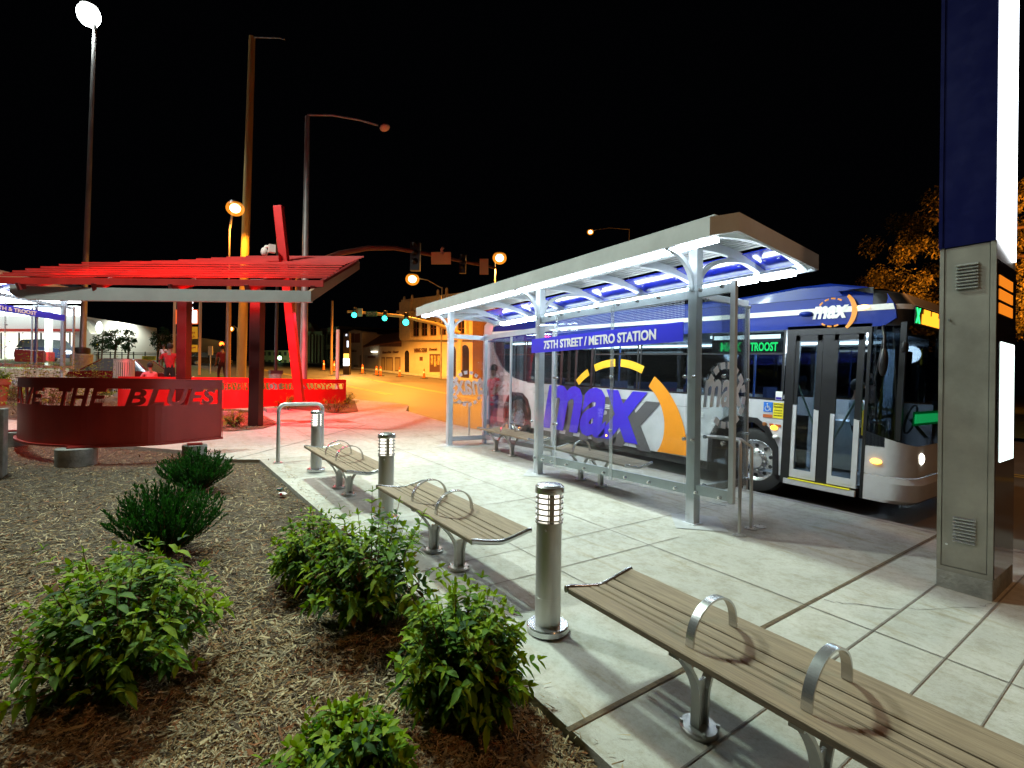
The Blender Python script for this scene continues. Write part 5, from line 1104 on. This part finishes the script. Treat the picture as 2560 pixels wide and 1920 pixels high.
for k in range(4):
    text(b, ('FOR', 'LEASE')[k % 2] if False else 'IIII', lambda u, v, w_: tuple(at(359 + k * 7 + 5 * u, 898 - 5 * v, 37.95 + .01 * w_)), .0)
b.build('banner_print', mat('banner_dark', (.15, .12, .02), .6), bf, True)
fe = thing('rail_fence', 'thin dark rail fence in front of the white wall', 'fence', tuple(at(320, 905, 39))); b = MB()
for y in (882, 886): b.bar(at(214, y - 1, 39), at(392, y + 1, 40), .05, .05)
b.build('rail', DPOLE, fe, True)
for x in range(218, 392, 29): b = MB(); q = at(x, 884, 39.5); b.cyl((q.x, q.y, G(q.x)), (q.x, q.y, q.z + .15), .04, n=6); b.build('fence_post', DPOLE, fe, True)
# second shelter
a_ = at(0, 900, 14.2); c_ = at(157, 900, 16.4); rz2 = math.atan2(c_.y - a_.y, c_.x - a_.x); z2 = at(150, 811, 16.3).z - 1.985 + G(-3.03)
make_shelter((c_.x, c_.y, z2), rz2, 'second silver shelter with a blue banner at the left edge, in front of the store', ('75TH & TROOST', -2.6, -1.15), False)
slab('store_walk', [(c_.x - 8, c_.y - 7), (a_.x - .3, a_.y - 5), (a_.x + .1, a_.y - .1), (c_.x + .2, c_.y + .8), (c_.x - 8, c_.y + 2)], z2 - G(c_.x) - .02 , .6, CONC)
bp = board('price_sign', 'tall lit price sign with red and white panel and orange boards between two posts', 'sign', 439, 774, 494, 810, 30, mat('sign_red', (.6, .06, .02), .5, emit=(1, .16, .03), es=.8))
b = MB(); blockD(b, 447, 777, 491, 807, 29.95, 29.95, .04); b.build('lit_panel', glow('price_light', (1, .93, .88), 5), bp, True); b = MB(); b.ell(tuple(at(478, 755, 30)), (.32, .1, .11), 12, 8); b.ell(tuple(at(478, 771, 30)), (.32, .1, .08), 12, 8); b.build('lit_panel', glow('price_light_b', (1, .95, .95), 6), bp, True)
for x in (434.5, 499): b = MB(); q = at(x, 900, 30.1); b.box(q.x - .07, q.y - .07, G(q.x), q.x + .07, q.y + .07, at(x, 740, 30).z); b.build('sign_post', mat('sign_post_paint', (.62, .38, .20), .5), bp, True)
for (y0, y1, tx) in ((817, 847, ['Gas', 'Free', 'Wash']), (862, 880, ['Open'])):
    b = MB(); blockD(b, 468, y0, 493, y1, 29.97, 29.97, .05); q = b.build('orange_board', mat('orange_board', (.75, .38, .02), .6, emit=(.9, .42, .02), es=.35), bp, True); b = MB()
    if len(tx) > 1:
        for i, s_ in enumerate(tx[1:]): text(b, ('Free', 'ash')[i], lambda u, v, w_: tuple(at(472 + 16 * u, y0 + 17 + i * 11 - 7 * v, 29.93 + .01 * w_)), .01)
    else: b.bar(at(471, y0 + 10, 29.93), at(489, y0 + 6, 29.93), .02, .05)
    b.build('sign_letters', mat('sign_red_print', (.5, .06, .02), .6), q, True)
board('white_road_sign', 'pale rectangular road sign on a thin post left of the red signal', 'sign', 520, 865, 531, 888, 32, mat('sign_pale', (.55, .52, .38), .5)); b = MB(); q = at(526, 900, 32.1); b.cyl((q.x, q.y, G(q.x)), (q.x, q.y, at(526, 868, 32).z), .03, n=6); b.build('sign_post', POLEM, bpy.data.objects['white_road_sign'], True)
sp2 = thing('distant_station_pylon', 'distant dark station pylon with a glowing white lower panel beside the gabled shop', 'pylon', tuple(at(865, 932, 44)))
b = MB(); blockD(b, 858, 832, 873, 932, 44, 44, .5, ground=True); b.build('casing', DPOLE, sp2, True); b = MB(); blockD(b, 858.5, 896, 872.5, 914, 43.95, 43.95, .04); b.build('lit_panel', glow('far_pylon_white', (1, .95, .92), 7), sp2, True)
b = MB(); blockD(b, 859, 884, 872, 895, 43.95, 43.95, .04); b.build('amber_panel', glow('far_pylon_amber', (1, .55, .08), 2.5), sp2, True); b = MB(); blockD(b, 867, 852, 871, 868, 43.95, 43.95, .04); b.ell(tuple(at(866, 837.5, 43.9)), (.17, .05, .10), 10, 6); b.build('logo_light', glow('far_pylon_logo', (.8, .85, 1), 2), sp2, True)

# ------------------------------------------------------------------ cars
def car(label, px, py, D, rz, col, L=3.9, suv=False, z=None, group='parked cars'):
    p = at(px, py, D); zz = G(p.x) - .02 if z is None else z; t = thing('parked_car', label, 'car', (p.x, p.y, zz), rz, group); W = 1.5
    k = 1.12 if suv else 1; pm = mat('car_paint', col, .25, .2, coat=.8)
    prof = [(-L / 2, .28), (-L / 2 - .03, .55), (-L / 2 + .10, .78 * k), (-L / 2 + .85, .84 * k), (L / 2 - .95, .84 * k), (L / 2 - .12, .70 * k), (L / 2, .5), (L / 2 - .02, .25)]
    b = MB(); b.prism(prof, lambda u, v: (u, -W / 2, v), lambda u, v: (u, W / 2, v)); b.build('body', pm, t, bevel=.04)
    x0, x1, x2, x3 = (-L / 2 + .12, -L / 2 + .35, .55, L / 2 - 1.0) if suv else (-L / 2 + .45, -L / 2 + 1.15, .35, L / 2 - 1.05); zt = 1.30 * k; zb = .84 * k
    b = MB(); lo = [(x0, -W / 2 + .04), (x3, -W / 2 + .04), (x3, W / 2 - .04), (x0, W / 2 - .04)]; up = [(x1, -W / 2 + .2), (x2, -W / 2 + .2), (x2, W / 2 - .2), (x1, W / 2 - .2)]
    b.hexa([(x, y, zb - .01) for x, y in lo] + [(x, y, zt) for x, y in up]); b.build('cabin_glass', mat('car_glass', (.10, .12, .12), .08, 0, coat=1), t)
    b = MB(); b.hexa([(x, y * 1.01, zt - .03) for x, y in up] + [(x * .97, y * .96, zt + .02) for x, y in up])
    for i in range(4): b.bar((*lo[i], zb), (*up[i], zt), .05, .05)
    for sy in (-1, 1): xm = (x1 + x2) / 2; b.bar((xm, sy * (W / 2 - .04), zb), (xm, sy * (W / 2 - .2), zt), .05, .04)
    b.build('roof_and_pillars', pm, t, bevel=.01)
    for sx in (-L / 2 + .72, L / 2 - .75):
        for sy in (-1, 1):
            b = MB(); b.cyl((sx, sy * (W / 2 - .16), .29), (sx, sy * (W / 2 + .01), .29), .29, n=24); w_ = b.build('wheel', RUBBER, t); b = MB(); b.cyl((sx, sy * (W / 2 + .008), .29), (sx, sy * (W / 2 + .022), .29), .18, .15, 16); b.build('rim', STEELP, w_)
    for sy in (-1, 1):
        b = MB(); b.ell((L / 2 - .03, sy * .55, .62), (.05, .14, .07), 10, 6); b.build('headlight', mat('lamp_clear', (.7, .7, .65), .1), t)
        b = MB(); b.ell((-L / 2 + .02, sy * .58, .66), (.04, .12, .08), 10, 6); b.build('tail_light', mat('lamp_red', (.4, .01, .01), .2), t)
    return t
AZ = math.atan2(CR.y, CR.x)
car('dark red car behind the dark red lettered wall, beside the litter bin', 335, 950, 19.5, AZ + .1, (.16, .008, .008), z=1.0)
car('blue car parked in front of the lit store', 125, 905, 33, AZ - .2, (.05, .08, .17), suv=True, z=at(120, 905, 33).z)
car('dark car parked far off beyond the price sign', 520, 915, 48, AZ + .9, (.02, .02, .022), z=at(520, 916, 48).z)
vb = MB(); c0 = at(72, 905, 26); vb.box(c0.x - .4, c0.y - .5, c0.z, c0.x + .3, c0.y + .6, c0.z + .62); vt = tag(vb.build('ice_chest', mat('ice_chest_red', (.5, .03, .04), .5), bevel=.03), 'red ice chest in front of the lit store', 'ice chest')
q = at(89, 905, 22); b = MB(); b.cyl((q.x, q.y, 1.3), (q.x, q.y, at(89, 765, 22).z), .05, n=10); tag(b.build('blue_pole', mat('blue_pole_paint', (.05, .06, .4), .5)), 'thin blue pole standing before the lit store', 'pole')

# ------------------------------------------------------------------ bin, planter, cones, litter
p = at(310, 945, 16); b0 = G(p.x) + .1; lb = thing('litter_bin', 'round litter bin of pale vertical slats behind the bright red wall', 'litter bin', (p.x, p.y, b0))
for k in range(30):
    a = 2 * math.pi * k / 30; b = MB() if k == 0 else b; b.bar((p.x + .27 * math.cos(a), p.y + .27 * math.sin(a), b0), (p.x + .27 * math.cos(a), p.y + .27 * math.sin(a), b0 + 1.18), .035, .012, (math.cos(a), math.sin(a), 0))
b.build('slats', mat('bin_slat', (.6, .55, .5), .4, .5), lb, True)
for z in (.05, .6, 1.18): b = MB(); b.lathe([(.26, z - .02), (.285, z - .02), (.285, z + .02), (.26, z + .02), (.26, z - .02)], (p.x, p.y, b0), 30); b.build('hoop', STEEL, lb, True)
b = MB(); b.lathe([(0, .1), (.22, .1), (.22, 1.1), (.2, 1.1), (.2, .2)], (p.x, p.y, b0), 20); b.build('liner', DARK, lb, True)
p = at(-6, 985, 13.2); z0 = G(p.x); pl = thing('planter', 'terracotta planter with a leafy plant cut by the left edge', 'planter', (p.x, p.y, z0)); b = MB(); b.lathe([(0, 0), (.16, 0), (.22, .55), (.26, .56), (.26, .72), (.21, .72), (.2, .62), (0, .62)], (p.x, p.y, z0), 24); b.build('pot', mat('terracotta', (.30, .09, .05), .8, var=.2), pl, True)
CONEO = mat('cone_orange', (.75, .16, .02), .6); CONEB = mat('cone_base_black', (.02, .02, .02), .8)
def cone(px, py, label, h=.85):
    p = gpt(px, py, -.15); z = p.z; t = thing('traffic_cone', label, 'traffic cone', tuple(p), group='orange traffic cones along the far kerb')
    b = MB(); b.lathe([(.13, .03), (.06, h), (.03, h + .02), (0, h + .02)], (p.x, p.y, z), 12); b.build('cone', CONEO, t, True); b = MB(); b.box(p.x - .28, p.y - .28, z, p.x + .28, p.y + .28, z + .05); b.build('base', CONEB, t, True)
    b = MB(); b.lathe([(.095, h * .55), (.08, h * .75)], (p.x, p.y, z), 12); b.build('reflective_band', WHT, t, True)
for (x, y, l) in ((906, 934, 'traffic cone in front of the gabled shop'), (941, 938, 'traffic cone before the pale blank shop front, left one of the close pair'), (951, 940, 'traffic cone before the script shop, right one of the close pair'), (999, 942, 'traffic cone in front of the arched doorway'), (1060, 946, 'traffic cone nearest, before the WING STAR front'),
                  (763, 925, 'traffic cone before the columned hall just right of the grey mast'), (809, 926, 'traffic cone farther right before the columned hall, left of the slim sign post'), (835, 928, 'traffic cone right of the slim sign post')): cone(x, y, l, .85 if x > 850 else 1.0)
p = gpt(709, 1242, -.04); b = MB(); b.tube([(p.x - .05, p.y - .03, p.z + .028), (p.x + .0, p.y, p.z + .032), (p.x + .05, p.y + .02, p.z + .026)], [.026, .032, .02], 10, flat=(1, .75)); b.cyl((p.x + .008, p.y - .03, p.z + .035), (p.x + .012, p.y - .034, p.z + .037), .016, n=10, mi=1)
tag(b.build('crushed_cup', [mat('cup_white', (.75, .70, .68), .5), mat('cup_red', (.45, .03, .03), .5)]), 'crushed white and red paper cup lying on the mulch by the pavement edge', 'cup')
p = gpt(699, 1226, -.04); b = MB(); b.lathe([(.0, .004), (.030, .004), (.034, .02), (.028, .028), (0, .03)], tuple(p), 14); tag(b.build('cup_lid', mat('lid_teal', (.03, .22, .22), .3)), 'teal plastic lid lying on the mulch beside the crushed cup', 'lid')
p = gpt(1290, 1541); b = MB(); b.tube([p + Vector((-.05, -.01, .006)), p + Vector((0, 0, .008)), p + Vector((.03, .03, .006))], .003, 5); tag(b.build('twig', mat('twig_brown', (.08, .045, .025), .9)), 'small brown twig on the pavement left of the nearest bollard light', 'twig')

# ------------------------------------------------------------------ plants
def leaf_mat(name, a, c, rough=.62):
    m = mat(name, a, rough, col2=c, scale=14, ramp=(.3, .7), spec=.22); bs = m.node_tree.nodes['Principled BSDF']
    nt = m.node_tree; tr = nt.nodes.new('ShaderNodeBsdfTranslucent'); tr.inputs[0].default_value = (a[0] * 1.1, a[1] * 1.4, a[2] * .6, 1); mx = nt.nodes.new('ShaderNodeMixShader'); mx.inputs[0].default_value = .22
    out = [n for n in nt.nodes if n.type == 'OUTPUT_MATERIAL'][0]; nt.links.new(bs.outputs[0], mx.inputs[1]); nt.links.new(tr.outputs[0], mx.inputs[2]); nt.links.new(mx.outputs[0], out.inputs[0]); return m
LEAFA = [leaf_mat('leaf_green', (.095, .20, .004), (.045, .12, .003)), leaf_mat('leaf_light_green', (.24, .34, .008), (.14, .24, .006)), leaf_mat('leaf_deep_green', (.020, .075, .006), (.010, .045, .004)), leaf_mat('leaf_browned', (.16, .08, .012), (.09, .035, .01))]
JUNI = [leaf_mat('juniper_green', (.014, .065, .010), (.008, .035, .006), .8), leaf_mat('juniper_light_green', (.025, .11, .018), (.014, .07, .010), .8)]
TWIG = mat('bush_stem', (.14, .06, .035), .8)
def leaf(b, p, d, n, L, W, mi, droop=.35):
    d = d.normalized(); s = d.cross(n).normalized(); n = s.cross(d).normalized()
    if n.z < 0: n = -n
    pts = []
    for q, wq in ((0, .12), (.28, .85), (.6, .9), (1, .0)):
        c = p + d * L * q - Vector((0, 0, 1)) * L * droop * q * q; fold = n * W * .16
        if wq > 0: pts.append((c - fold * 0, c + s * W * wq * .5 + fold, c - s * W * wq * .5 + fold))
        else: pts.append((c, c, c))
    vs = []; fs = []
    for (c, r, l) in pts[:-1]: vs += [c, r, l]
    vs.append(pts[-1][0])
    for i in range(2): o = i * 3; fs += [(o, o + 3, o + 4, o + 1), (o, o + 2, o + 5, o + 3)]
    fs += [(6, 9, 7), (6, 8, 9)]
    b.add(vs, fs, mi, True)
def leafy_bush(label, x, y, R, H, stems=90, L=.052, seed=1, tall=0, group='green leafy bushes in the mulch bed', name='leafy_bush', mats=LEAFA, zoff=-.05):
    rnd = random.Random(seed); z = G(x) + zoff; t = thing(name, label, 'bush', (x, y, z), group=group); b = MB(); sb_ = MB()
    for i in range(stems):
        az = rnd.uniform(0, 2 * math.pi); el = math.acos(rnd.uniform(.0, 1) ** .8); k = rnd.uniform(.78, 1.08) * (1.25 if rnd.random() < .06 + tall else 1)
        tip = Vector((R * math.sin(el) * math.cos(az) * k, R * math.sin(el) * math.sin(az) * k, H * (.22 + .78 * math.cos(el)) * k)); base = Vector((tip.x * .12, tip.y * .12, 0))
        mid = base.lerp(tip, .5) + Vector((0, 0, H * .12)); c = [base.lerp(mid, q).lerp(mid.lerp(tip, q), q) for q in [j / 9 for j in range(10)]]
        if i % 2 == 0: sb_.tube([c[0], c[4], c[9]], [.004, .003, .0015], 4, cap=False)
        for j in range(3, 10):
            d = (c[j] - c[j - 1]).normalized(); s = d.cross(Vector((rnd.uniform(-1, 1), rnd.uniform(-1, 1), .6))).normalized()
            if j % 2: s = d.cross(s).normalized()
            l = L * rnd.uniform(.55, 1.3) * (.7 + .4 * (j / 9) if j < 9 else .85)
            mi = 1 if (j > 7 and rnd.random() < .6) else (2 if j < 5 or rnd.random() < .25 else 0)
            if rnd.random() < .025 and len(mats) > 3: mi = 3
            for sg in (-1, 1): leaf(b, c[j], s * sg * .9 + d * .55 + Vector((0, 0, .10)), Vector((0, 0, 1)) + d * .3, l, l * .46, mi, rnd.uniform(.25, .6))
        leaf(b, c[9], (c[9] - c[8]) + Vector((0, 0, .01)), Vector((rnd.uniform(-1, 1), rnd.uniform(-1, 1), .3)), L * .8, L * .3, 1, .2)
    f = b.build('leaves', mats, t); sb_.build('stems', TWIG, t); return t
def bush_at(label, px, py, wpx, hpx, **k):
    p = gpt(px, py, -.05); D = (p - CAMP).dot(CF); R = wpx / 2 * D / FPX; return leafy_bush(label, p.x, p.y, R * .93, hpx * D / FPX, **k)
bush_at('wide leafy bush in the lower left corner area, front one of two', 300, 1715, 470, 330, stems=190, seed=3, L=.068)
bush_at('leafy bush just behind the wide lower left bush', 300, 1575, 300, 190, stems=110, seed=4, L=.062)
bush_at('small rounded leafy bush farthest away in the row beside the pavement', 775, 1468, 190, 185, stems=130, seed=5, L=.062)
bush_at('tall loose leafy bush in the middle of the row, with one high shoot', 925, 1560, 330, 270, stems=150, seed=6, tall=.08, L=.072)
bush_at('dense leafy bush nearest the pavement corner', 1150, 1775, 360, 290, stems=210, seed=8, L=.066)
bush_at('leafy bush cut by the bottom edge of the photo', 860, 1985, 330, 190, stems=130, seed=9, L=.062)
def juniper(label, px, py, wpx, hpx, seed):
    rnd = random.Random(seed); p = gpt(px, py, -.05); D = (p - CAMP).dot(CF); R = wpx / 2 * D / FPX; H = hpx * D / FPX; t = thing('juniper', label, 'shrub', tuple(p), group='dark spreading junipers in the mulch bed'); b = MB(); s_ = MB()
    for i in range(230):
        az = rnd.uniform(0, 2 * math.pi); sp_ = rnd.random() ** .6; tip = Vector((R * sp_ * math.cos(az), R * sp_ * math.sin(az), H * rnd.uniform(.62, 1.05) * (1.08 - .35 * sp_ ** 2)))
        base = Vector((tip.x * .1, tip.y * .1, 0)); c = [base.lerp(Vector((tip.x * .75, tip.y * .75, tip.z * .55)), q).lerp(tip, q * q) for q in [j / 14 for j in range(15)]]
        if i % 3 == 0: s_.tube([c[0], c[6], c[12]], [.006, .004, .002], 4, cap=False)
        for j in range(3, 15):
            d = (c[j] - c[j - 1]).normalized()
            for k in range(5):
                sd = d * 1.1 + Vector((rnd.uniform(-1, 1), rnd.uniform(-1, 1), rnd.uniform(-.2, .8))) * .75; sd.normalize(); l = .045 * rnd.uniform(.6, 1.2); w_ = sd.cross(Vector((rnd.uniform(-1, 1), rnd.uniform(-1, 1), rnd.uniform(-1, 1)))).normalized() * .0035
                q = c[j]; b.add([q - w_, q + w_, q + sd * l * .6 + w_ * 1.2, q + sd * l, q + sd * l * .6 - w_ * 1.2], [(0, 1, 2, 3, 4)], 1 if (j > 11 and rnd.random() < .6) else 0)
    b.build('foliage', JUNI, t); s_.build('stems', TWIG, t); return t
juniper('dark spreading juniper nearer the camera, left of the leafy row', 415, 1385, 250, 165, 11); juniper('dark spreading juniper behind, under the end of the lettered wall', 492, 1228, 165, 95, 12)
OLIVE = [leaf_mat('olive_leaf', (.18, .26, .02), (.10, .17, .012)), leaf_mat('yellow_leaf', (.34, .32, .03), (.2, .22, .02)), leaf_mat('dark_olive_leaf', (.05, .07, .012), (.03, .04, .01))]
for i, (px, D, w_, h, l) in enumerate(((62, 11.4, 95, 95, 'loose yellow green shrub behind the lettered wall, leftmost of the row'), (118, 11.9, 95, 75, 'loose yellow green shrub behind the lettered wall, second of the row'), (163, 12.6, 75, 62, 'loose shrub left of the flood mast base'), (252, 14.5, 85, 62, 'loose shrub right of the flood mast base'))):
    p = at(px, 960, D); zz = G(p.x); H = (at(px, 948 - h * .85, D).z - zz); R = w_ / 2 * D / FPX; leafy_bush(l, p.x, p.y, R, H, stems=60, L=.07, seed=20 + i, tall=.2, group='loose shrubs behind the lettered wall', name='garden_shrub', mats=OLIVE, zoff=0)
for i, (px, py, w_, h, l) in enumerate(((28, 1002, 75, 70, 'dark low shrub on the red mulch at the left edge'), (585, 1068, 55, 40, 'small yellowish shrub left of the near canopy post'), (720, 1024, 90, 40, 'low brown green shrub in the corner bed, left one behind the hoop rack'), (835, 1032, 90, 42, 'low brown green shrub in the corner bed, right one'), (868, 1010, 50, 30, 'small low shrub behind the right end of the bright red wall'), (700, 1020, 45, 34, 'small yellow shrub at the foot of the bright red wall'))):
    p = gpt(px, py); D = (p - CAMP).dot(CF); leafy_bush(l, p.x, p.y, w_ / 2 * D / FPX, h * D / FPX, stems=50, L=.06, seed=40 + i, group='low shrubs in the planting beds', name='low_shrub', mats=OLIVE, zoff=0)
p = at(6, 925, 13.2); leafy_bush('plant', p.x, p.y, .26, .42, stems=50, L=.06, seed=60, name='potted_plant', group=None, zoff=.6); o = [o for o in COL.objects if o.name.startswith('potted_plant')][0]; o['label'] = 'leafy plant growing in the terracotta planter at the left edge'; o['category'] = 'plant'; o.location.x, o.location.y = bpy.data.objects['planter'].location.x, bpy.data.objects['planter'].location.y
# trees
def tree(label, px, D, ybase, ytop, wpx, seed, cols, group=None, n=1500, L=.22, crown0=.42, name='tree', ground=None, ncl=34, sp=.27):
    rnd = random.Random(seed); g_ = at(px, ybase, D); z0 = G(g_.x) if ground is None else ground; top = at(px, ytop, D).z; H = top - z0; R = wpx / 2 * D / FPX; t = thing(name, label, 'tree', (g_.x, g_.y, z0), group=group)
    b = MB(); b.tube([(0, 0, 0), (.03 * H, 0, H * .25), (0, .02 * H, H * .5), (0, 0, H * .85)], [.035 * H ** .8, .028 * H ** .8, .02 * H ** .8, .006 * H], 8)
    tips = []
    for i in range(16):
        az = rnd.uniform(0, 6.28); e = rnd.uniform(.1, 1); a = Vector((0, 0, H * rnd.uniform(crown0 * .8, .75))); c = Vector((R * .8 * math.cos(az) * e, R * .8 * math.sin(az) * e, H * rnd.uniform(crown0, .95))); b.tube([a, a.lerp(c, .5) + Vector((0, 0, .03 * H)), c], [.012 * H, .008 * H, .003 * H], 5, cap=False); tips.append(c)
    b.build('trunk', mat('bark', (.10, .065, .04), .9, var=.4, scale=10), t); b = MB()
    cl = []
    for i in range(ncl):
        u = rnd.uniform(-1, 1); az = rnd.uniform(0, 6.28); r = math.sqrt(1 - u * u) * rnd.uniform(.55, 1.0); cl.append(Vector((R * r * math.cos(az) * .86, R * r * math.sin(az) * .86, H * (crown0 + (1 - crown0) * (.5 + .46 * u)))))
    for i in range(n):
        c = rnd.choice(cl); d = Vector((rnd.gauss(0, 1), rnd.gauss(0, 1), rnd.gauss(0, .8))) ; d = d.normalized() * rnd.random() ** .5; p = c + d * R * sp; leaf(b, p, Vector((rnd.gauss(0, 1), rnd.gauss(0, 1), rnd.gauss(-.2, .6))), Vector((rnd.gauss(0, .6), rnd.gauss(0, .6), 1)), L * rnd.uniform(.7, 1.3), L * .6, rnd.randrange(len(cols)))
    b.build('crown', cols, t); return t
DKL = [leaf_mat('dark_leaf', (.02, .045, .015), (.01, .025, .008)), leaf_mat('dark_leaf_b', (.03, .06, .02), (.015, .03, .01))]
for i, (px, yt, w_, l) in enumerate(((254, 828, 50, 'young dark tree nearest the store in front of the white wall'), (287, 822, 52, 'middle young dark tree in front of the white wall'), (320, 824, 46, 'right young dark tree of the three in front of the white wall'), (404, 818, 54, 'young dark tree left of the price sign'))):
    tree(l, px, 36, 905, yt, w_, 70 + i, DKL, 'young trees by the white wall', 700, .14)
ORL = [leaf_mat('autumn_leaf', (.20, .17, .05), (.10, .08, .025)), leaf_mat('tree_leaf_b', (.12, .12, .035), (.07, .06, .02)), leaf_mat('tree_leaf_c', (.05, .055, .02), (.02, .02, .01))]  # three leaf tones, mixed at random in the crown
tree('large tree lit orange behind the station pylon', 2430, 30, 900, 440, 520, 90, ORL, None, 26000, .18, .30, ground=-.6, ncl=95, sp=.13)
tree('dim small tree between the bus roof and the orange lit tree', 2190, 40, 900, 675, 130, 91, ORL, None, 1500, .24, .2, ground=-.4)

# ------------------------------------------------------------------ people outside
p = gpt(1232, 1088); person('person in a red top and jeans standing at the kerb by the bus rear', tuple(p), AZ + 2.2, dict(haL=(-.19, .2, .98), wrL=(-.2, .17, 1.02)), (.55, .02, .03), (.04, .06, .16), sc_=.93)
p = at(424, 945, 17.0); person('person in a red shirt holding a child, left of the far canopy post', (p.x, p.y, G(p.x)), AZ + .3, dict(elL=(-.30, .05, 1.22), wrL=(-.36, .22, 1.26), haL=(-.32, .30, 1.30), elR=(.26, -.02, 1.16), wrR=(.10, .25, 1.22), haR=(.02, .28, 1.24)), (.55, .015, .02), (.015, .012, .012), sc_=1.08)
p2 = p + CR * -.32 + CF * .15; person('small child in a white top held by another person', (p2.x, p2.y, G(p.x) + .95), AZ + 3.4, dict(knL=(-.16, .25, .72), knR=(.16, .25, .72), anL=(-.18, .2, .42), anR=(.18, .2, .42), toL=(-.18, .3, .36), toR=(.18, .3, .36), haL=(-.1, .3, 1.35), wrL=(-.12, .25, 1.3)), (.7, .55, .55), (.3, .1, .1), sc_=.52)
p = at(375, 945, 14.9); person('person in a pink top sitting low behind the bright red wall', (p.x, p.y, G(p.x) - .22), AZ + 1.0, sit, (.85, .28, .32), (.1, .05, .05), sc_=.86)
b = MB(); b.box(p.x - .25, p.y - .25, G(p.x) - .02, p.x + .25, p.y + .25, G(p.x) + .44); tag(b.build('seat_block', CONC2), 'low concrete seat block behind the bright red wall', 'seat block')
p = at(555, 945, 24); person('person in dark red clothes walking far off beyond the lit utility pole', (p.x, p.y, G(p.x)), AZ + .8, dict(knL=(-.10, .15, .50), anL=(-.10, .12, .10), toL=(-.1, .3, .04), knR=(.1, -.02, .5), anR=(.1, -.25, .14), toR=(.1, -.12, .05)), (.18, .01, .02), (.06, .01, .012), sc_=1.1)

# ------------------------------------------------------------------ loose wood chips (uncountable)
def inpoly(x, y, P):
    c = False; j = len(P) - 1
    for i in range(len(P)):
        if (P[i][1] > y) != (P[j][1] > y) and x < (P[j][0] - P[i][0]) * (y - P[i][1]) / (P[j][1] - P[i][1]) + P[i][0]: c = not c
        j = i
    return c
BED = [(3, 1.42), (-.9, 1.40)] + [(a, c - .01) for a, c in EDGE] + [(-8.62, .84), (-9.8, .30), (-12.5, -2.2), (-13.5, -3.6), (-13, -6), (3, -6)]
BA = [(-14.28, -1.33), (-12.99, -.39), (-12.2, .6), (-12.0, 1.35), (-12.25, 1.95), (-12.9, 2.35), (-13.6, 2.47), (-16.33, 2.43), (-17.5, 1.72), (-19.4, .5), (-19.3, -3.1), (-16.3, -2.95)]
CHM = [mat('chip_pale', (.52, .42, .24), .9, var=.3), mat('chip_brown', (.27, .17, .07), .9, var=.3), mat('chip_grey', (.36, .30, .19), .9, var=.3), mat('chip_dark', (.07, .042, .022), .9, var=.3), mat('chip_rust', (.30, .12, .045), .9, var=.3)]
def chips(name, n, poly, dz, sampler, weights, size=1):
    rnd = random.Random(5); b = MB(); k = 0; tries = 0
    while k < n and tries < n * 8:
        tries += 1; q = sampler(rnd)
        if q is None or not inpoly(q[0], q[1], poly): continue
        x, y = q; L = rnd.uniform(.009, .034) * size * (1.7 if rnd.random() < .08 else 1); W = L * rnd.uniform(.07, .22); a = rnd.uniform(0, 6.28); d = Vector((math.cos(a), math.sin(a), rnd.gauss(0, .28))).normalized(); s = Vector((-math.sin(a), math.cos(a), rnd.gauss(0, .35))).normalized()
        c = Vector((x, y, G(x) + dz + rnd.uniform(.002, .014))); r = rnd.random(); acc = 0; mi = 0
        for mi, w_ in enumerate(weights):
            acc += w_
            if r < acc: break
        b.add([c - d * L - s * W * .5, c - d * L * .8 + s * W, c + d * L - s * W * .2 + Vector((0, 0, .003)), c + d * L * .7 - s * W], [(0, 1, 2, 3)], mi); k += 1
    o = b.build(name, CHM); o['kind'] = 'stuff'; return o
def samp(rnd):
    if rnd.random() < .2: return rnd.uniform(-12, 1), rnd.uniform(-4.5, 1.4)
    p = gpt(rnd.uniform(-60, 1600), rnd.uniform(1080, 1990) , -.05); return p.x, p.y
chips('wood_chips', 78000, BED, -.05, samp, (.22, .30, .22, .18, .08))
chips('spilled_chips', 260, [(0, 1.40), (-8.3, 1.36), (-8.3, 1.60), (0, 1.66)], .004, lambda r: (r.uniform(-8.3, 0), 1.40 + abs(r.gauss(0, .08))), (.3, .3, .2, .1, .1))
chips('red_bed_chips', 9000, BA, .012, lambda r: (r.uniform(-19.5, -12), r.uniform(-3.2, 2.5)), (.2, .25, .1, .2, .25), 1.7)
